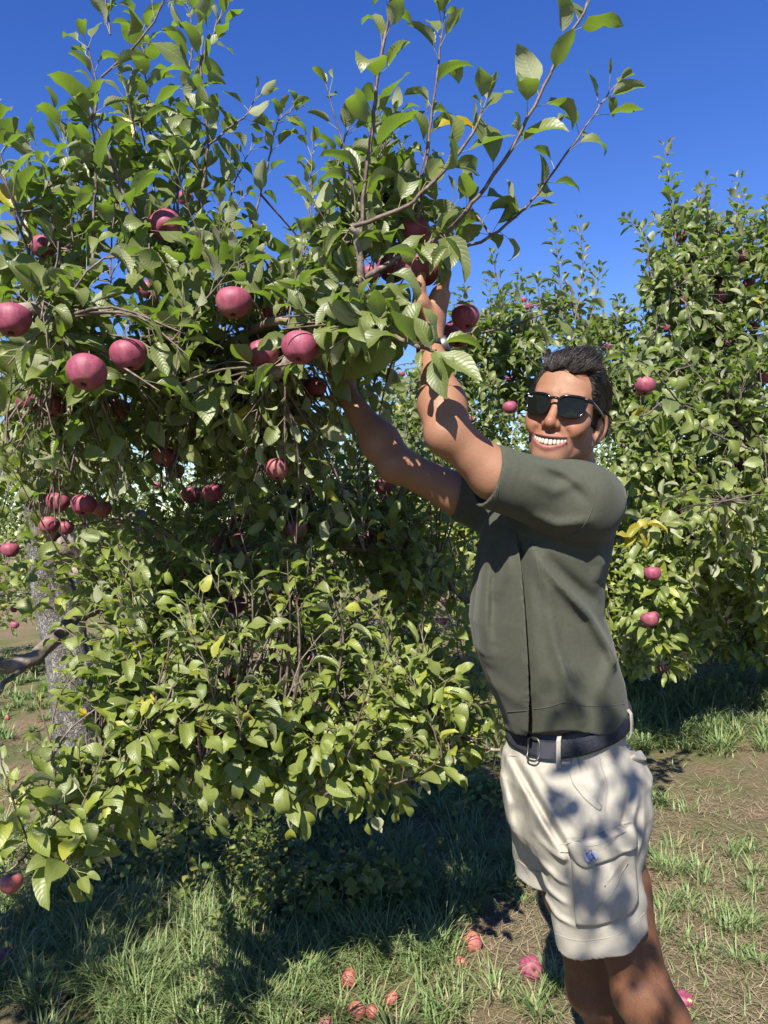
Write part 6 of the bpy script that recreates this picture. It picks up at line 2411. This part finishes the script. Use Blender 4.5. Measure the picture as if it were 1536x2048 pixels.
    for px, py, sx, sy, n, h in stands:
        c = ground_at(px, py)
        n = int(n * 0.72)
        nt = max(5, n // 42)
        tc = c[:2] + r.normal(size=(nt, 2)) * np.array([sx, sy]) * 0.6
        pick = r.integers(nt, size=n)
        p = tc[pick] + r.normal(size=(n, 2)) * 0.022
        base.append(p)
        hh.append(h * (0.45 + 0.75 * r.random(n)) * (0.75 + 0.5 * r.random(nt)[pick]))
        out = np.arctan2(p[:, 1] - tc[pick][:, 1], p[:, 0] - tc[pick][:, 0])
        tuft_az.append(out + r.normal(size=n) * 0.6)
    # thin lawn everywhere else
    n = 16000
    q = np.stack([r.uniform(-5, 5.5, n), 1.6 + 9 * r.random(n) ** 1.4], 1)
    keepm = ground_noise(q[:, 0], q[:, 1]) > -0.15
    q = q[keepm]
    base.append(q)
    hh.append(0.05 + 0.07 * r.random(len(q)))
    tuft_az.append(r.random(len(q)) * 6.28)
    p = np.concatenate(base)
    h = np.concatenate(hh)
    az = np.concatenate(tuft_az)
    # keep the worn dry patch and the feet free
    px, py, _ = proj(np.concatenate([p, np.zeros((len(p), 1))], 1))
    worn = (np.hypot((px - 1010) / 90, (py - 1900) / 75) < 1) | ((px > 1330) & (py > 1520) & (py < 1690) & (r.random(len(p)) < 0.75)) | ((np.hypot((px - 850) / 60, (py - 1990) / 40) < 1) & (r.random(len(p)) < 0.7))
    for gx, gy, gr, *_ in GROUND_APPLES:
        worn |= (np.abs(px - gx) < gr * 1.15) & (py > gy - gr * 0.3) & (py < gy + gr * 3.2) & (r.random(len(p)) < 0.93)
    p, h, az = p[~worn], h[~worn], az[~worn]
    n = len(p)
    b3 = np.concatenate([p, (ground_height(p[:, 0], p[:, 1]) - 0.004)[:, None]], 1)
    dist = np.hypot(p[:, 0], p[:, 1])
    wid = (0.0034 + 0.0034 * r.random(n)) * np.clip(dist / 3.2, 1, 2.2)
    rnd = np.clip(r.beta(1.8, 2.4, n) + 0.12 * ground_noise(p[:, 0], p[:, 1]), 0, 1)
    o = link('grass', blades('grass', b3, az, h, wid, 0.15 + 0.65 * r.random(n), 0.6 + 1.9 * r.random(n), rnd, M['grass']))
    tag(o, 'green and bluish grass growing in tufts on the orchard floor', 'grass', kind='stuff')

    # dry cut straw lying on the worn ground
    n = 36000
    q = np.concatenate([np.stack([r.uniform(-3.5, 4.5, n // 2), 1.7 + 6.5 * r.random(n // 2) ** 1.3], 1),
                        np.stack([r.normal(0.9, 0.55, n // 2), r.normal(2.9, 0.75, n // 2)], 1)])
    n = len(q)
    b3 = np.concatenate([q, (ground_height(q[:, 0], q[:, 1]) + 0.002 + 0.006 * r.random(n))[:, None]], 1)
    o = link('dry_straw', blades('dry_straw', b3, r.random(n) * 6.28, 0.03 + 0.06 * r.random(n), 0.0014 + 0.0016 * r.random(n), 1.25 + 0.35 * r.random(n), r.normal(size=n) * 0.5, r.random(n), M['straw'], seg=2))
    tag(o, 'dry yellowish cut straw matted on the bare ground', 'straw', kind='stuff')

    # weeds with small rounded leaves under the tree
    T = Tree(61)
    spots = [(640, 1815, 0.24, 0.13, 170), (700, 1830, 0.2, 0.1, 60), (520, 1690, 0.5, 0.35, 150), (700, 1610, 0.6, 0.5, 130), (330, 1640, 0.4, 0.4, 120), (850, 1530, 0.6, 0.5, 110), (560, 1560, 0.6, 0.5, 110), (420, 1760, 0.35, 0.25, 70), (960, 1600, 0.3, 0.4, 40), (760, 1830, 0.2, 0.12, 40), (210, 1760, 0.4, 0.3, 60), (930, 1440, 0.6, 0.6, 60)]
    for px, py, sx, sy, n in spots:
        c = ground_at(px, py)
        for k in range(n):
            x, y = c[0] + r.normal() * sx * 0.6, c[1] + r.normal() * sy * 0.6
            hgt = 0.05 + 0.13 * r.random() ** 1.5
            top = np.array([x + r.normal() * 0.03, y + r.normal() * 0.03, hgt])
            T.tw.append((np.array([[x, y, -0.01], (np.array([x, y, 0]) + top) / 2 + r.normal(size=3) * 0.006, top]), np.array([0.0014, 0.0012, 0.0009])))
            az = r.random() * 6.28
            rn = float(np.clip(r.beta(2, 1.6), 0, 0.95))
            for j in range(7):
                f = 0.3 + 0.7 * j / 6
                T.leaf_on(np.array([x, y, 0]) * (1 - f) + top * f, np.array([0, 0, 1.0]), az, 0.034 + 0.02 * r.random(), ang=66, pet=0.012, rnd=rn, droop=0.1)
                T.L[-1] = T.L[-1][:2] + (tuple(v * 1.35 for v in T.L[-1][2]),) + T.L[-1][3:]
                az += 1.57 + r.normal() * 0.3
    T.arr = T.arrays()
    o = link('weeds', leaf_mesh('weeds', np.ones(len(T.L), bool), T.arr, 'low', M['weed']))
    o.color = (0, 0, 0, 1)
    tag(o, 'low leafy weeds turning yellow in the shade under the near tree', 'weeds', kind='stuff')
    o = link('weed_stems', tubes_mesh('weed_stems', T.tw, M['petiole'], 3))
    tag(o, 'thin stems of the weeds under the near tree', 'weeds', kind='stuff')

    # windfall apples
    for i, (px, py, rp, kind, label) in enumerate(GROUND_APPLES):
        c = ground_at(px, py)
        scale = rp / FPX * c[1] / R_APPLE
        scale = min(max(scale, 0.55), 1.05)
        z = float(ground_height(np.array([c[0]]), np.array([c[1]]))[0])
        # the fruit's centre shows at (px,py): stand it on the ground along that ray
        k = (z + R_APPLE * scale * 0.82 - CAM_H) / (c[2] - CAM_H)
        P = np.array([0, 0, CAM_H]) + (c - np.array([0, 0, CAM_H])) * k
        a = add_apple(P, scale, ((70 + 50 * math.sin(i * 2.1)), 60 * math.cos(i * 1.7)), kind, label, 'windfall apples on the ground', 300 + i, stem=(i % 3 != 0))
        if kind == 3:
            # bitten side: a chewed face of yellow flesh
            rr = np.random.default_rng(9)
            n, m = 18, 5
            V = []
            for ii in range(m):
                f = 1 - ii / (m - 1)
                for jj in range(n):
                    th = jj * 2 * math.pi / n
                    ir = f * (0.78 + 0.12 * math.sin(3 * th + 1) + 0.06 * rr.normal() * (f < 1))
                    V.append((ir * 0.62 * math.cos(th), -math.sqrt(max(1.02 - (ir * 0.8) ** 2, 0.1)) + 0.10 * (1 - f) + 0.03 * rr.normal(), ir * math.sin(th)))
            V = np.array(V) * R_APPLE * 0.99
            i0 = np.arange(m - 1)[:, None] * n
            j0 = np.arange(n)[None]
            j1 = (j0 + 1) % n
            Q = np.stack([i0 + j0, i0 + j1, i0 + n + j1, i0 + n + j0], -1).reshape(-1, 4)
            c2 = bpy.data.objects.new('bitten_flesh', mesh_np('bitten_flesh', V, Q, M['flesh']))
            COL.objects.link(c2)
            a.rotation_euler = (0.25, 0.1, 0.5)
            c2.parent = a


build_ground()
build_trees()
build_person()
